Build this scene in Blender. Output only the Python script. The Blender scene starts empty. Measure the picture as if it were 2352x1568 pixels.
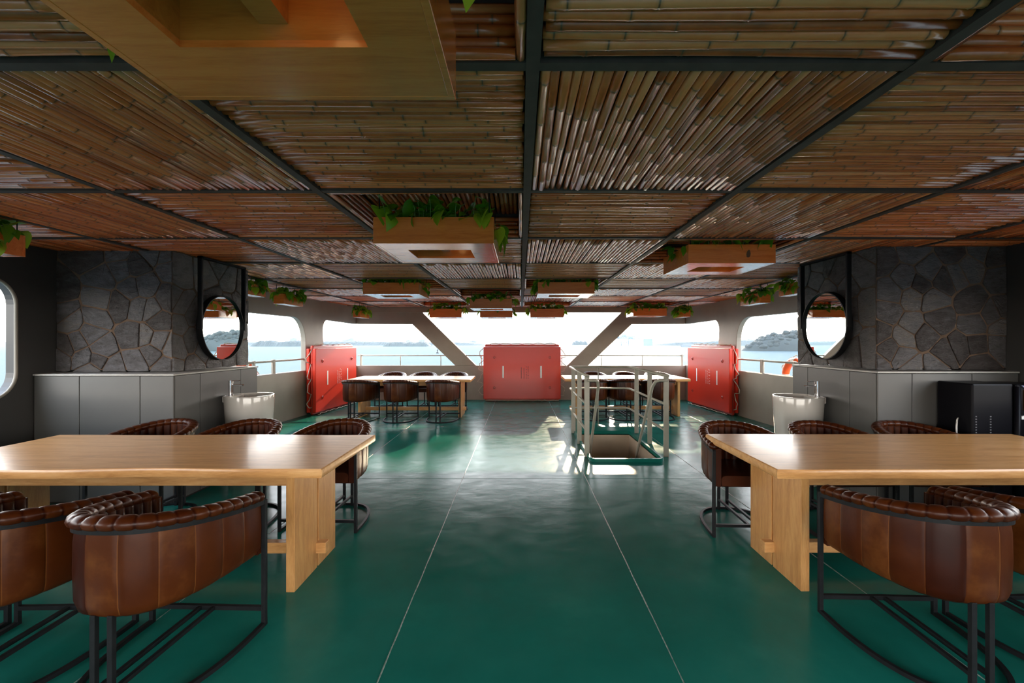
import bpy, bmesh, math, random
from mathutils import Vector, Matrix
R = math.radians
rnd = random.Random(7)
SC = bpy.context.scene
COL = SC.collection

# ------------------------------------------------------------------ camera, sky, sun, exposure
cam_d = bpy.data.cameras.new('camera'); cam = bpy.data.objects.new('camera', cam_d); COL.objects.link(cam)
cam.location = (0, 0, 1.5); cam.rotation_euler = (R(90), 0, 0)
cam_d.sensor_width = 36.0; cam_d.lens = 16.0; cam_d.shift_x = -19/2352.0; cam_d.clip_end = 20000; cam_d.clip_start = 0.02
SC.camera = cam
SC.view_settings.view_transform = 'Standard'; SC.view_settings.look = 'None'
SC.view_settings.gamma = 1.0; SC.view_settings.use_curve_mapping = False
SC.view_settings.exposure = 0.65
SKY_S = 6.0
SUN_S = 5.5
w = bpy.data.worlds.new('sky'); SC.world = w; w.use_nodes = True
nt = w.node_tree; nt.nodes.clear()
o_ = nt.nodes.new('ShaderNodeOutputWorld'); bg = nt.nodes.new('ShaderNodeBackground')
tc = nt.nodes.new('ShaderNodeTexCoord'); sp = nt.nodes.new('ShaderNodeSeparateXYZ'); cr = nt.nodes.new('ShaderNodeValToRGB')
nt.links.new(tc.outputs['Generated'], sp.inputs[0]); nt.links.new(sp.outputs['Z'], cr.inputs[0])
cr.color_ramp.elements[0].position = 0.0; cr.color_ramp.elements[0].color = (1.0, .91, .79, 1)
cr.color_ramp.elements[1].position = 0.75; cr.color_ramp.elements[1].color = (.52, .66, .86, 1)
e = cr.color_ramp.elements.new(0.22); e.color = (.90, .91, .92, 1)
nt.links.new(cr.outputs[0], bg.inputs[0]); bg.inputs[1].default_value = SKY_S; nt.links.new(bg.outputs[0], o_.inputs[0])
SUN_AZ, SUN_EL = R(11), R(18.6)
sd = bpy.data.lights.new('sun', 'SUN'); sun = bpy.data.objects.new('sun', sd); COL.objects.link(sun)
sd.energy = SUN_S; sd.angle = R(0.6); sd.color = (1.0, .78, .52)
tosun = Vector((math.sin(SUN_AZ)*math.cos(SUN_EL), math.cos(SUN_AZ)*math.cos(SUN_EL), math.sin(SUN_EL)))
sun.rotation_euler = tosun.to_track_quat('Z', 'Y').to_euler(); sun.location = (3, 20, 12)

# ------------------------------------------------------------------ helpers
def tag(o, label=None, cat=None, group=None, kind=None):
    if label: o['label'] = label
    if cat: o['category'] = cat
    if group: o['group'] = group
    if kind: o['kind'] = kind
    return o
def empty(name, loc=(0, 0, 0), rz=0.0, parent=None):
    o = bpy.data.objects.new(name, None); COL.objects.link(o); o.location = loc; o.rotation_euler = (0, 0, rz)
    o.empty_display_size = .1
    if parent: o.parent = parent
    return o
def link(name, me, parent=None, loc=None, rot=None):
    o = bpy.data.objects.new(name, me); COL.objects.link(o)
    if parent: o.parent = parent
    if loc: o.location = loc
    if rot: o.rotation_euler = rot
    return o
class MB:
    """collects geometry, then builds ONE mesh"""
    def __init__(s): s.v = []; s.f = []; s.a = {}
    def add(s, vs, fs, **attr):
        b = len(s.v); s.v += [tuple(p) for p in vs]; s.f += [tuple(i+b for i in f) for f in fs]
        for k, val in attr.items():
            L = s.a.setdefault(k, {})
            for i in range(len(vs)): L[b+i] = val[i] if isinstance(val, (list, tuple)) else val
        return s
    def box(s, x0, x1, y0, y1, z0, z1, **at):
        return s.add([(x0,y0,z0),(x1,y0,z0),(x1,y1,z0),(x0,y1,z0),(x0,y0,z1),(x1,y0,z1),(x1,y1,z1),(x0,y1,z1)],
              [(0,3,2,1),(4,5,6,7),(0,1,5,4),(1,2,6,5),(2,3,7,6),(3,0,4,7)], **at)
    def obox(s, c, ax, ay, az, hx, hy, hz):
        c = Vector(c); vs = []
        for sz in (-1, 1):
            for sx, sy in ((-1,-1),(1,-1),(1,1),(-1,1)): vs.append(c+ax*hx*sx+ay*hy*sy+az*hz*sz)
        return s.add(vs, [(0,3,2,1),(4,5,6,7),(0,1,5,4),(1,2,6,5),(2,3,7,6),(3,0,4,7)])
    def bar(s, p, q, wd, ht, up=(0,0,1)):
        p = Vector(p); q = Vector(q); d = (q-p); L = d.length; d.normalize(); u = Vector(up)
        if abs(d.dot(u)) > .98: u = Vector((0,1,0))
        sx = d.cross(u).normalized(); u = sx.cross(d).normalized()
        return s.obox((p+q)/2, d, sx, u, L/2, wd/2, ht/2)
    def tube(s, pts, r, n=8, closed=False, caps=True, flat=None):
        pts = [Vector(p) for p in pts]; N = len(pts); vs = []; prev = None
        for i, p in enumerate(pts):
            a = pts[(i-1) % N] if (closed or i > 0) else p
            b = pts[(i+1) % N] if (closed or i < N-1) else p
            t = (b-a).normalized()
            if prev is None:
                u = Vector((0,0,1)) if abs(t.z) < .9 else Vector((1,0,0))
                u = (u-t*u.dot(t)).normalized()
            else:
                u = prev-t*prev.dot(t)
                u = u.normalized() if u.length > 1e-6 else Vector((1,0,0))
            prev = u; v = t.cross(u); rr = r[i] if isinstance(r, (list, tuple)) else r
            for k in range(n):
                an = 2*math.pi*(k+.5)/n
                vs.append(p+(u*math.cos(an)+v*math.sin(an))*rr)
        fs = []
        for i in range(N if closed else N-1):
            j = (i+1) % N
            for k in range(n):
                fs.append((i*n+k, i*n+(k+1) % n, j*n+(k+1) % n, j*n+k))
        if caps and not closed:
            fs.append(tuple(range(n-1, -1, -1))); fs.append(tuple((N-1)*n+k for k in range(n)))
        return s.add(vs, fs)
    def prism(s, poly, fn0, fn1):
        n = len(poly)
        vs = [fn0(*p) for p in poly]+[fn1(*p) for p in poly]
        fs = [tuple(range(n-1, -1, -1)), tuple(range(n, 2*n))]+[(i, (i+1) % n, n+(i+1) % n, n+i) for i in range(n)]
        return s.add(vs, fs)
    def lathe(s, prof, n=32, c=(0,0,0), sx=1.0, sy=1.0, arc=None):
        m = len(prof); vs = []
        for k in range(n):
            an = 2*math.pi*k/n
            for r, z in prof: vs.append((c[0]+r*math.cos(an)*sx, c[1]+r*math.sin(an)*sy, c[2]+z))
        fs = []
        for k in range(n):
            k2 = (k+1) % n
            for i in range(m-1): fs.append((k*m+i, k2*m+i, k2*m+i+1, k*m+i+1))
        return s.add(vs, fs)
    def mesh(s, name, mat, bevel=0, smooth=False, seg=1):
        me = bpy.data.meshes.new(name); me.from_pydata(s.v, [], s.f)
        for k, L in s.a.items():
            at = me.attributes.new(k, 'FLOAT', 'POINT')
            for i, val in L.items(): at.data[i].value = val
        bm = bmesh.new(); bm.from_mesh(me)
        bmesh.ops.recalc_face_normals(bm, faces=bm.faces)
        if bevel:
            bmesh.ops.bevel(bm, geom=[e for e in bm.edges if len(e.link_faces) == 2 and e.calc_face_angle(0) > R(25)],
                            offset=bevel, segments=seg, affect='EDGES', profile=.5)
        bm.to_mesh(me); bm.free()
        if mat: me.materials.append(mat)
        if smooth:
            for p in me.polygons: p.use_smooth = True
            if smooth != 'all':
                me.set_sharp_from_angle(angle=R(35))
        return me
    def build(s, name, mat, parent=None, **kw):
        return link(name, s.mesh(name, mat, **kw), parent)
def copy_tree(o, parent=None):
    c = o.copy(); COL.objects.link(c)
    if parent: c.parent = parent
    for ch in list(o.children): copy_tree(ch, c)
    return c
def arc(cx, cy, r, a0, a1, n=10):
    return [(cx+r*math.cos(R(a0+(a1-a0)*i/n)), cy+r*math.sin(R(a0+(a1-a0)*i/n))) for i in range(n+1)]

# ------------------------------------------------------------------ materials
def N(nt, t, **kw):
    n = nt.nodes.new(t)
    for k, v in kw.items(): setattr(n, k, v)
    return n
def base_mat(name, col=(.5,.5,.5), rough=.5, metal=0, spec=.5, coat=0, coat_r=.1):
    m = bpy.data.materials.new(name); m.use_nodes = True; b = m.node_tree.nodes['Principled BSDF']
    b.inputs['Base Color'].default_value = (*col, 1); b.inputs['Roughness'].default_value = rough
    b.inputs['Metallic'].default_value = metal; b.inputs['Specular IOR Level'].default_value = spec
    b.inputs['Coat Weight'].default_value = coat; b.inputs['Coat Roughness'].default_value = coat_r
    return m, m.node_tree, b
def ramp(nt, stops):
    r = nt.nodes.new('ShaderNodeValToRGB')
    while len(r.color_ramp.elements) > 1: r.color_ramp.elements.remove(r.color_ramp.elements[0])
    r.color_ramp.elements[0].position = stops[0][0]; r.color_ramp.elements[0].color = (*stops[0][1], 1)
    for p, c in stops[1:]:
        e = r.color_ramp.elements.new(p); e.color = (*c, 1)
    return r
def mapped(nt, scale, coord='Object', rot=(0,0,0)):
    t = nt.nodes.new('ShaderNodeTexCoord'); mp = nt.nodes.new('ShaderNodeMapping'); mp.inputs['Scale'].default_value = scale
    mp.inputs['Rotation'].default_value = rot
    nt.links.new(t.outputs[coord], mp.inputs[0]); return mp.outputs[0]
def noise(nt, vec, scale, detail=4, rough=.55, dist=0):
    n = nt.nodes.new('ShaderNodeTexNoise'); n.inputs['Scale'].default_value = scale; n.inputs['Detail'].default_value = detail
    n.inputs['Roughness'].default_value = rough; n.inputs['Distortion'].default_value = dist
    if vec is not None: nt.links.new(vec, n.inputs['Vector'])
    return n
def bump(nt, b, h, strength=.3, dist=.01, chain=None):
    bp = nt.nodes.new('ShaderNodeBump'); bp.inputs['Strength'].default_value = strength; bp.inputs['Distance'].default_value = dist
    nt.links.new(h, bp.inputs['Height'])
    if chain: nt.links.new(chain.outputs[0], bp.inputs['Normal'])
    nt.links.new(bp.outputs[0], b.inputs['Normal']); return bp
def mottled(name, c1, c2, scale=6, rough=.5, bump_s=0, bscale=60, stretch=(1,1,1), **kw):
    m, nt, b = base_mat(name, c1, rough, **kw)
    v = mapped(nt, stretch); n = noise(nt, v, scale, 5)
    r = ramp(nt, [(.3, c1), (.7, c2)]); nt.links.new(n.outputs[0], r.inputs[0]); nt.links.new(r.outputs[0], b.inputs['Base Color'])
    if bump_s:
        n2 = noise(nt, v, bscale, 3); bump(nt, b, n2.outputs[0], bump_s, .004)
    return m
def wood(name, cols, stretch, rough=.35, coat=.3, scale=1.0, knots=False):
    m, nt, b = base_mat(name, cols[0], rough, coat=coat, coat_r=.12)
    oi = nt.nodes.new('ShaderNodeObjectInfo'); t = nt.nodes.new('ShaderNodeTexCoord')
    ad = N(nt, 'ShaderNodeVectorMath', operation='ADD'); mu = N(nt, 'ShaderNodeVectorMath', operation='SCALE')
    mu.inputs[0].default_value = (7.1, 3.7, 5.3); nt.links.new(oi.outputs['Random'], mu.inputs['Scale'])
    nt.links.new(t.outputs['Object'], ad.inputs[0]); nt.links.new(mu.outputs[0], ad.inputs[1])
    mp = nt.nodes.new('ShaderNodeMapping'); mp.inputs['Scale'].default_value = stretch; nt.links.new(ad.outputs[0], mp.inputs[0])
    n1 = noise(nt, mp.outputs[0], 2.2*scale, 6, .6, .6); n2 = noise(nt, mp.outputs[0], 16*scale, 3, .6)
    mx = N(nt, 'ShaderNodeMix'); mx.inputs[0].default_value = .3
    nt.links.new(n1.outputs[0], mx.inputs[2]); nt.links.new(n2.outputs[0], mx.inputs[3])
    k = len(cols); r = ramp(nt, [(.3+.4*i/(k-1), c) for i, c in enumerate(cols)])
    nt.links.new(mx.outputs[0], r.inputs[0]); nt.links.new(r.outputs[0], b.inputs['Base Color'])
    bump(nt, b, n2.outputs[0], .12, .002)
    return m

M = {}
M['wood_x'] = wood('table_wood_x', [(.44,.195,.06), (.64,.325,.115), (.76,.44,.19)], (1.2, 9, 9), .30, .2)
M['wood_y'] = wood('table_wood_y', [(.40,.17,.05), (.56,.28,.095), (.68,.38,.15)], (9, 1.2, 9), .3, .3)
M['wood_z'] = wood('table_wood_z', [(.40,.17,.05), (.58,.285,.095), (.70,.39,.15)], (9, 9, 1.2), .3, .3)
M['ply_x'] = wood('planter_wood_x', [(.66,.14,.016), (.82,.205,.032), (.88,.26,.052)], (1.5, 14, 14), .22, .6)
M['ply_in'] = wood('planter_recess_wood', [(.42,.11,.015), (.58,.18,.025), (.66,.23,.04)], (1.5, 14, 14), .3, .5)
# bamboo
def bamboo_mat():
    m, nt, b = base_mat('bamboo', (.4,.25,.1), .28, coat=.55, coat_r=.22)
    oi = nt.nodes.new('ShaderNodeObjectInfo')
    at = N(nt, 'ShaderNodeAttribute', attribute_name='tone'); an = N(nt, 'ShaderNodeAttribute', attribute_name='knot')
    ad = N(nt, 'ShaderNodeMath', operation='ADD'); nt.links.new(oi.outputs['Random'], ad.inputs[0]); nt.links.new(at.outputs['Fac'], ad.inputs[1])
    fr = N(nt, 'ShaderNodeMath', operation='FRACT'); nt.links.new(ad.outputs[0], fr.inputs[0])
    t = nt.nodes.new('ShaderNodeTexCoord'); mp = nt.nodes.new('ShaderNodeMapping'); mp.inputs['Scale'].default_value = (3, 3, 3)
    vs = N(nt, 'ShaderNodeVectorMath', operation='ADD'); nt.links.new(t.outputs['Object'], vs.inputs[0]); nt.links.new(fr.outputs[0], vs.inputs[1])
    nt.links.new(vs.outputs[0], mp.inputs[0])
    n1 = noise(nt, mp.outputs[0], 2.2, 5, .65); 
    mx = N(nt, 'ShaderNodeMath', operation='MULTIPLY_ADD'); mx.inputs[1].default_value = .55
    nt.links.new(fr.outputs[0], mx.inputs[0])
    m2 = N(nt, 'ShaderNodeMath', operation='MULTIPLY'); m2.inputs[1].default_value = .6; nt.links.new(n1.outputs[0], m2.inputs[0])
    nt.links.new(m2.outputs[0], mx.inputs[2])
    r = ramp(nt, [(.18,(.25,.042,.006)), (.42,(.54,.115,.020)), (.6,(.72,.185,.042)), (.85,(.84,.29,.098))])
    nt.links.new(mx.outputs[0], r.inputs[0])
    dk = N(nt, 'ShaderNodeMix', data_type='RGBA'); dk.inputs[7].default_value = (.10,.05,.02,1)
    nt.links.new(an.outputs['Fac'], dk.inputs[0]); nt.links.new(r.outputs[0], dk.inputs[6])
    nt.links.new(dk.outputs[2], b.inputs['Base Color'])
    return m
M['bamboo'] = bamboo_mat()
M['beam'] = mottled('beam_grey_steel', (.060,.044,.036), (.085,.064,.053), 12, .6, spec=.25)
M['backing'] = mottled('dark_ceiling_board', (.018,.013,.009), (.03,.02,.014), 8, .8)
def floor_mat():
    m, nt, b = base_mat('green_deck_paint', (.01,.12,.085), .22, spec=.42)
    v = mapped(nt, (1,1,1)); n = noise(nt, v, 1.1, 6, .6); n2 = noise(nt, v, 5, 4, .6)
    oi = nt.nodes.new('ShaderNodeObjectInfo')
    r = ramp(nt, [(.3,(.006,.125,.095)), (.55,(.010,.155,.118)), (.75,(.024,.195,.15))]); nt.links.new(n.outputs[0], r.inputs[0])
    nt.links.new(r.outputs[0], b.inputs['Base Color'])
    rr = ramp(nt, [(.3,(.17,)*3), (.7,(.26,)*3)]); nt.links.new(n2.outputs[0], rr.inputs[0]); nt.links.new(rr.outputs[0], b.inputs['Roughness'])
    n3 = noise(nt, mapped(nt, (1,1,1)), 3.2, 3, .5); b1 = bump(nt, b, n3.outputs[0], .22, .02)
    n4 = noise(nt, mapped(nt, (1,1,1)), 90, 3, .6); b2 = bump(nt, b, n4.outputs[0], .10, .003, b1)
    # worn semi-gloss paint: matt body under a weak varnish sheen
    b.inputs['Specular IOR Level'].default_value = .0
    gl = nt.nodes.new('ShaderNodeBsdfGlossy'); gl.inputs[0].default_value = (1,1,1,1); nt.links.new(rr.outputs[0], gl.inputs['Roughness']); nt.links.new(b2.outputs[0], gl.inputs['Normal'])
    fr = nt.nodes.new('ShaderNodeFresnel'); fr.inputs['IOR'].default_value = 1.5; nt.links.new(b2.outputs[0], fr.inputs['Normal'])
    mu = N(nt, 'ShaderNodeMath', operation='MULTIPLY'); mu.inputs[1].default_value = .52; nt.links.new(fr.outputs[0], mu.inputs[0])
    mx = nt.nodes.new('ShaderNodeMixShader'); nt.links.new(mu.outputs[0], mx.inputs[0]); nt.links.new(b.outputs[0], mx.inputs[1]); nt.links.new(gl.outputs[0], mx.inputs[2])
    nt.links.new(mx.outputs[0], nt.nodes['Material Output'].inputs[0])
    return m
M['floor'] = floor_mat()
M['weld'] = mottled('deck_weld_bead', (.02,.13,.10), (.30,.36,.32), 40, .3, .4, 120)
def leather_mat():
    m, nt, b = base_mat('brown_leather', (.15,.045,.015), .36, spec=.22, coat=.05, coat_r=.15)
    at = N(nt, 'ShaderNodeAttribute', attribute_name='tone')
    v = mapped(nt, (1,1,1)); n = noise(nt, v, 7, 4, .6)
    ad = N(nt, 'ShaderNodeMath', operation='MULTIPLY_ADD'); ad.inputs[1].default_value = .6
    nt.links.new(n.outputs[0], ad.inputs[0]); nt.links.new(at.outputs['Fac'], ad.inputs[2])
    r = ramp(nt, [(.1,(.013,.0016,.0003)), (.45,(.034,.0050,.0008)), (.8,(.070,.016,.0026)), (1,(.15,.05,.011))])
    nt.links.new(ad.outputs[0], r.inputs[0]); nt.links.new(r.outputs[0], b.inputs['Base Color'])
    n2 = noise(nt, v, 30, 4, .6); bump(nt, b, n2.outputs[0], .12, .004)
    return m
M['leather'] = leather_mat()
M['black_steel'] = mottled('black_powder_coat', (.008,.0085,.0095), (.014,.0145,.016), 30, .45, spec=.2)
M['wall'] = mottled('grey_wall_paint', (.036,.035,.033), (.045,.043,.04), 3, .5, .15, 5, coat=.1)
M['hull'] = mottled('beige_hull_paint', (.27,.24,.195), (.33,.295,.24), 2, .45, .1, 4)
M['red'] = base_mat('red_gelcoat', (.66,.032,.012), .26, spec=.35, coat=.22, coat_r=.05)[0]
M['red2'] = base_mat('red_gelcoat_dull', (.50,.04,.02), .3, coat=.3)[0]
M['white'] = base_mat('white_tape', (.8,.8,.78), .4)[0]
M['print'] = base_mat('pale_stencil_print', (.8,.5,.45), .5)[0]
M['rope'] = mottled('weathered_rope', (.42,.34,.25), (.62,.55,.45), 60, .9, .5, 200)
def stone_mat():
    m, nt, b = base_mat('dark_flagstone', (.1,.1,.11), .36, spec=.6)
    oi = nt.nodes.new('ShaderNodeObjectInfo'); t = nt.nodes.new('ShaderNodeTexCoord')
    ad = N(nt, 'ShaderNodeVectorMath', operation='ADD'); mu = N(nt, 'ShaderNodeVectorMath', operation='SCALE'); mu.inputs[0].default_value = (9,5,7)
    nt.links.new(oi.outputs['Random'], mu.inputs['Scale']); nt.links.new(t.outputs['Object'], ad.inputs[0]); nt.links.new(mu.outputs[0], ad.inputs[1])
    mp = nt.nodes.new('ShaderNodeMapping'); mp.inputs['Scale'].default_value = (1,1,2.2); nt.links.new(ad.outputs[0], mp.inputs[0])
    rt = N(nt, 'ShaderNodeMath', operation='MULTIPLY'); rt.inputs[1].default_value = 3.0; nt.links.new(oi.outputs['Random'], rt.inputs[0])
    cmb = nt.nodes.new('ShaderNodeCombineXYZ'); nt.links.new(rt.outputs[0], cmb.inputs[0]); nt.links.new(rt.outputs[0], cmb.inputs[1]); nt.links.new(cmb.outputs[0], mp.inputs['Rotation'])
    n = noise(nt, mp.outputs[0], 9, 6, .65, .5); n2 = noise(nt, mp.outputs[0], 26, 6, .7)
    mx = N(nt, 'ShaderNodeMath', operation='MULTIPLY_ADD'); mx.inputs[1].default_value = .35; nt.links.new(oi.outputs['Random'], mx.inputs[0]); 
    m3 = N(nt, 'ShaderNodeMath', operation='MULTIPLY'); m3.inputs[1].default_value = .7; nt.links.new(n.outputs[0], m3.inputs[0]); nt.links.new(m3.outputs[0], mx.inputs[2])
    r = ramp(nt, [(.22,(.035,.026,.022)), (.42,(.10,.085,.08)), (.6,(.19,.18,.185)), (.72,(.24,.215,.20)), (.85,(.27,.19,.12))])
    nt.links.new(mx.outputs[0], r.inputs[0]); nt.links.new(r.outputs[0], b.inputs['Base Color'])
    b1 = bump(nt, b, n2.outputs[0], 1.0, .035); b1 = bump(nt, b, n.outputs[0], .8, .04, b1)
    return m
M['stone'] = stone_mat()
M['mortar'] = mottled('brown_mortar', (.10,.06,.036), (.17,.105,.065), 20, .9, .5, 80)
M['cab'] = mottled('grey_green_laminate', (.085,.084,.08), (.10,.098,.092), 2, .38, .05, 30)
M['counter'] = mottled('pale_counter_edge', (.42,.41,.38), (.50,.48,.44), 12, .35)
M['gap'] = base_mat('dark_joint', (.02,.018,.015), .8)[0]
M['ceramic'] = base_mat('white_ceramic', (.62,.59,.54), .12, coat=.5, coat_r=.05)[0]
M['chrome'] = base_mat('chrome', (.8,.8,.82), .08, metal=1)[0]
M['steel'] = base_mat('stainless_tube', (.55,.53,.50), .28, metal=1)[0]
M['railpaint'] = mottled('beige_rail_paint', (.34,.31,.25), (.40,.37,.30), 8, .35)
M['mirror'] = base_mat('mirror_glass', (.86,.93,.91), .0, metal=1)[0]
M['appliance'] = base_mat('black_gloss_enamel', (.004,.004,.006), .4, spec=.12)[0]
M['blue_print'] = mottled('blue_printed_header', (.05,.08,.2), (.35,.4,.6), 14, .3)
M['orange'] = base_mat('orange_buoy', (.80,.11,.015), .4)[0]
M['yellow'] = base_mat('yellow_cord', (.65,.40,.05), .6)[0]
M['tanwall'] = mottled('tan_stairwell_paint', (.42,.32,.22), (.48,.37,.26), 3, .5)
M['soil'] = mottled('potting_soil', (.03,.02,.012), (.06,.04,.025), 30, .95)
def leaf_mat(name, cols):
    m, nt, b = base_mat(name, cols[0], .35, spec=.5)
    oi = nt.nodes.new('ShaderNodeObjectInfo'); at = N(nt, 'ShaderNodeAttribute', attribute_name='tone')
    ad = N(nt, 'ShaderNodeMath', operation='ADD'); nt.links.new(oi.outputs['Random'], ad.inputs[0]); nt.links.new(at.outputs['Fac'], ad.inputs[1])
    fr = N(nt, 'ShaderNodeMath', operation='FRACT'); nt.links.new(ad.outputs[0], fr.inputs[0])
    r = ramp(nt, [(0, cols[0]), (.6, cols[1]), (1, cols[2])]); nt.links.new(fr.outputs[0], r.inputs[0])
    nt.links.new(r.outputs[0], b.inputs['Base Color'])
    tr = nt.nodes.new('ShaderNodeBsdfTranslucent'); nt.links.new(r.outputs[0], tr.inputs[0])
    mx = nt.nodes.new('ShaderNodeMixShader'); mx.inputs[0].default_value = .45
    out = nt.nodes['Material Output']; nt.links.new(b.outputs[0], mx.inputs[1]); nt.links.new(tr.outputs[0], mx.inputs[2]); nt.links.new(mx.outputs[0], out.inputs[0])
    return m
M['leaf'] = leaf_mat('pothos_leaf', [(.09,.30,.012), (.20,.46,.018), (.48,.62,.04)])
M['stem'] = base_mat('plant_stem', (.12,.22,.04), .6)[0]
def water_mat():
    m, nt, b = base_mat('sea_water', (.05,.09,.10), .2)
    nt.nodes.remove(b); df = nt.nodes.new('ShaderNodeBsdfDiffuse'); gl = nt.nodes.new('ShaderNodeBsdfGlossy'); mx = nt.nodes.new('ShaderNodeMixShader')
    df.inputs[0].default_value = (.026,.045,.052,1); gl.inputs[0].default_value = (.86,.97,1,1); gl.inputs['Roughness'].default_value = .22; mx.inputs[0].default_value = .085
    nt.links.new(df.outputs[0], mx.inputs[1]); nt.links.new(gl.outputs[0], mx.inputs[2]); nt.links.new(mx.outputs[0], nt.nodes['Material Output'].inputs[0])
    n = noise(nt, mapped(nt, (.3,1,1)), .5, 6, .65); n2 = noise(nt, mapped(nt, (.4,1,1)), .07, 4, .6)
    class X: inputs = gl.inputs
    b1 = bump(nt, gl, n2.outputs[0], .5, 5.0); bump(nt, gl, n.outputs[0], .6, 1.0, b1)
    return m
M['water'] = water_mat()
M['headland'] = mottled('shaded_forest', (.005,.010,.0095), (.011,.018,.016), .15, .9)  # darker copy of the forest, shade on the crowns put into the colour
M['forest'] = mottled('forest_green', (.012,.022,.022), (.026,.038,.035), .15, .9)
M['city'] = base_mat('grey_concrete_building', (.11,.13,.15), .8)[0]
M['crane'] = base_mat('blue_crane_paint', (.10,.15,.20), .6)[0]

# ------------------------------------------------------------------ the deck
HX0, HX1, HY0, HY1 = .90, 1.77, 5.68, 7.41
floor = tag(empty('floor'), 'green painted steel deck of welded plates', kind='structure')
XS_F = [-5.0, -3.3, -1.96, -.63, .72, 2.06, 3.4, 5.0]; YS_F = [-2.3, 1.98, 4.976, 7.9, 12.0]
g = .002
for i in range(len(XS_F)-1):
    for j in range(len(YS_F)-1):
        x0, x1, y0, y1 = XS_F[i]+g, XS_F[i+1]-g, YS_F[j]+g, YS_F[j+1]-g
        m = MB()
        if x0 < HX0 < x1 and y0 < HY0 < y1:
            m.box(x0, HX0, y0, y1, -.02, 0); m.box(HX1, x1, y0, y1, -.02, 0)
            m.box(HX0, HX1, y0, HY0, -.02, 0); m.box(HX0, HX1, HY1, y1, -.02, 0)
            m.build('deck_plate', M['floor'], floor)
        else:
            m.box(x0, x1, y0, y1, -.02, 0); m.build('deck_plate', M['floor'], floor)
for x in XS_F[1:-1]:
    pts = [(x+rnd.uniform(-.0012, .0012), -2.1+i*.12, -.0015+rnd.uniform(-.001, .001)) for i in range(117)]
    MB().tube(pts, [.0045+rnd.uniform(-.001, .001) for _ in pts], 6).build('weld_seam', M['weld'], floor, smooth='all')
for y in YS_F[1:-1]:
    pts = [(-4.9+i*.14, y+rnd.uniform(-.002, .002), -.004) for i in range(71)]
    MB().tube(pts, .006, 6).build('weld_seam', M['floor'], floor, smooth='all')
m = MB()
for (a, b_, c, d) in ((-5, HX0-.03, -2.2, 12), (HX1+.03, 5, -2.2, 12), (HX0-.03, HX1+.03, -2.2, HY0-.03), (HX0-.03, HX1+.03, HY1+.03, 12)):
    m.box(a, b_, c, d, -.12, -.022)
m.build('sub_deck', M['gap'], floor)

# ------------------------------------------------------------------ ceiling
CZ = 2.38
ceiling = tag(empty('ceiling', (0, 0, CZ)), 'grid of bamboo panels between dark steel beams', kind='structure')
XC = [-4.84, -3.62, -2.40, -1.18, .04, 1.26, 2.48, 3.70, 4.92]
YC = [-2.21, -.99, .23, 1.45, 2.66, 3.88, 5.10, 6.33, 7.55, 8.77, 9.99, 11.21, 11.66]
RECESS = {(-1.18,.23), (1.26,.23), (-1.18,2.66), (1.26,3.88), (-2.40,6.33), (.04,6.33), (-1.18,7.55), (-2.40,9.99), (-1.18,9.99), (.04,9.99), (2.48,9.99)}
for x in XC:
    MB().box(x-.022, x+.022, -2.21, 11.66, -.008, .32).build('longitudinal_beam', M['beam'], ceiling)
for y in YC[:-1]:
    MB().box(-4.84, 4.92, y-.0215, y+.0215, -.006, .319).build('cross_beam', M['beam'], ceiling)
MB().box(-4.9, 5.0, -2.3, 11.66, .32, .36).build('roof_deck', M['backing'], ceiling)
def pole_geo(m, L, r, n, rr, tone=0.0, off=(0,0,0), axis='y', fine=True):
    """one bamboo culm of length L along axis, centred, with swollen knots"""
    knots = []; p = -L/2+rr.uniform(.02, .25)
    while p < L/2-.02: knots.append(p); p += rr.uniform(.20, .34)
    st = [(-L/2, r*.97, 0)]
    for k in knots:
        if fine: st += [(k-.012, r*.985, 0), (k-.004, r*1.09, .25), (k+.001, r*1.0, 1), (k+.005, r*1.07, .3), (k+.014, r*1.0, 0)]
        else: st += [(k-.008, r*.98, 0), (k, r*1.07, .8), (k+.008, r, 0)]
    st.append((L/2, r*1.02, 0)); st.sort(key=lambda q: q[0])
    bend, ph = rr.uniform(-.004, .004), rr.uniform(0, 6)
    pts = []; rad = []; kn = []
    for s_, ra, k in st:
        u = bend*math.cos(s_*3+ph); w_ = bend*.6*math.sin(s_*4+ph); ra *= 1+.05*s_/L
        pts.append((off[0]+u, off[1]+s_, off[2]+w_) if axis == 'y' else (off[0]+s_, off[1]+u, off[2]+w_)); rad.append(ra); kn.append(k)
    b = len(m.v); m.tube(pts, rad, n)
    K = m.a.setdefault('knot', {}); T = m.a.setdefault('tone', {})
    for i in range(len(m.v)-b): K[b+i] = kn[i//n]; T[b+i] = tone
PITCH_N = 31
def pole_variants(L, count, seed):
    rr = random.Random(seed); out = []
    for k in range(count):
        m = MB(); pole_geo(m, L, rr.uniform(.0145, .0195), 8, rr); out.append(m.mesh('bamboo_pole', M['bamboo'], smooth='all'))
    return out
POLE_L = 1.165
POLES_A = pole_variants(POLE_L, 16, 3); POLES_SHORT = POLES_A
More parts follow.
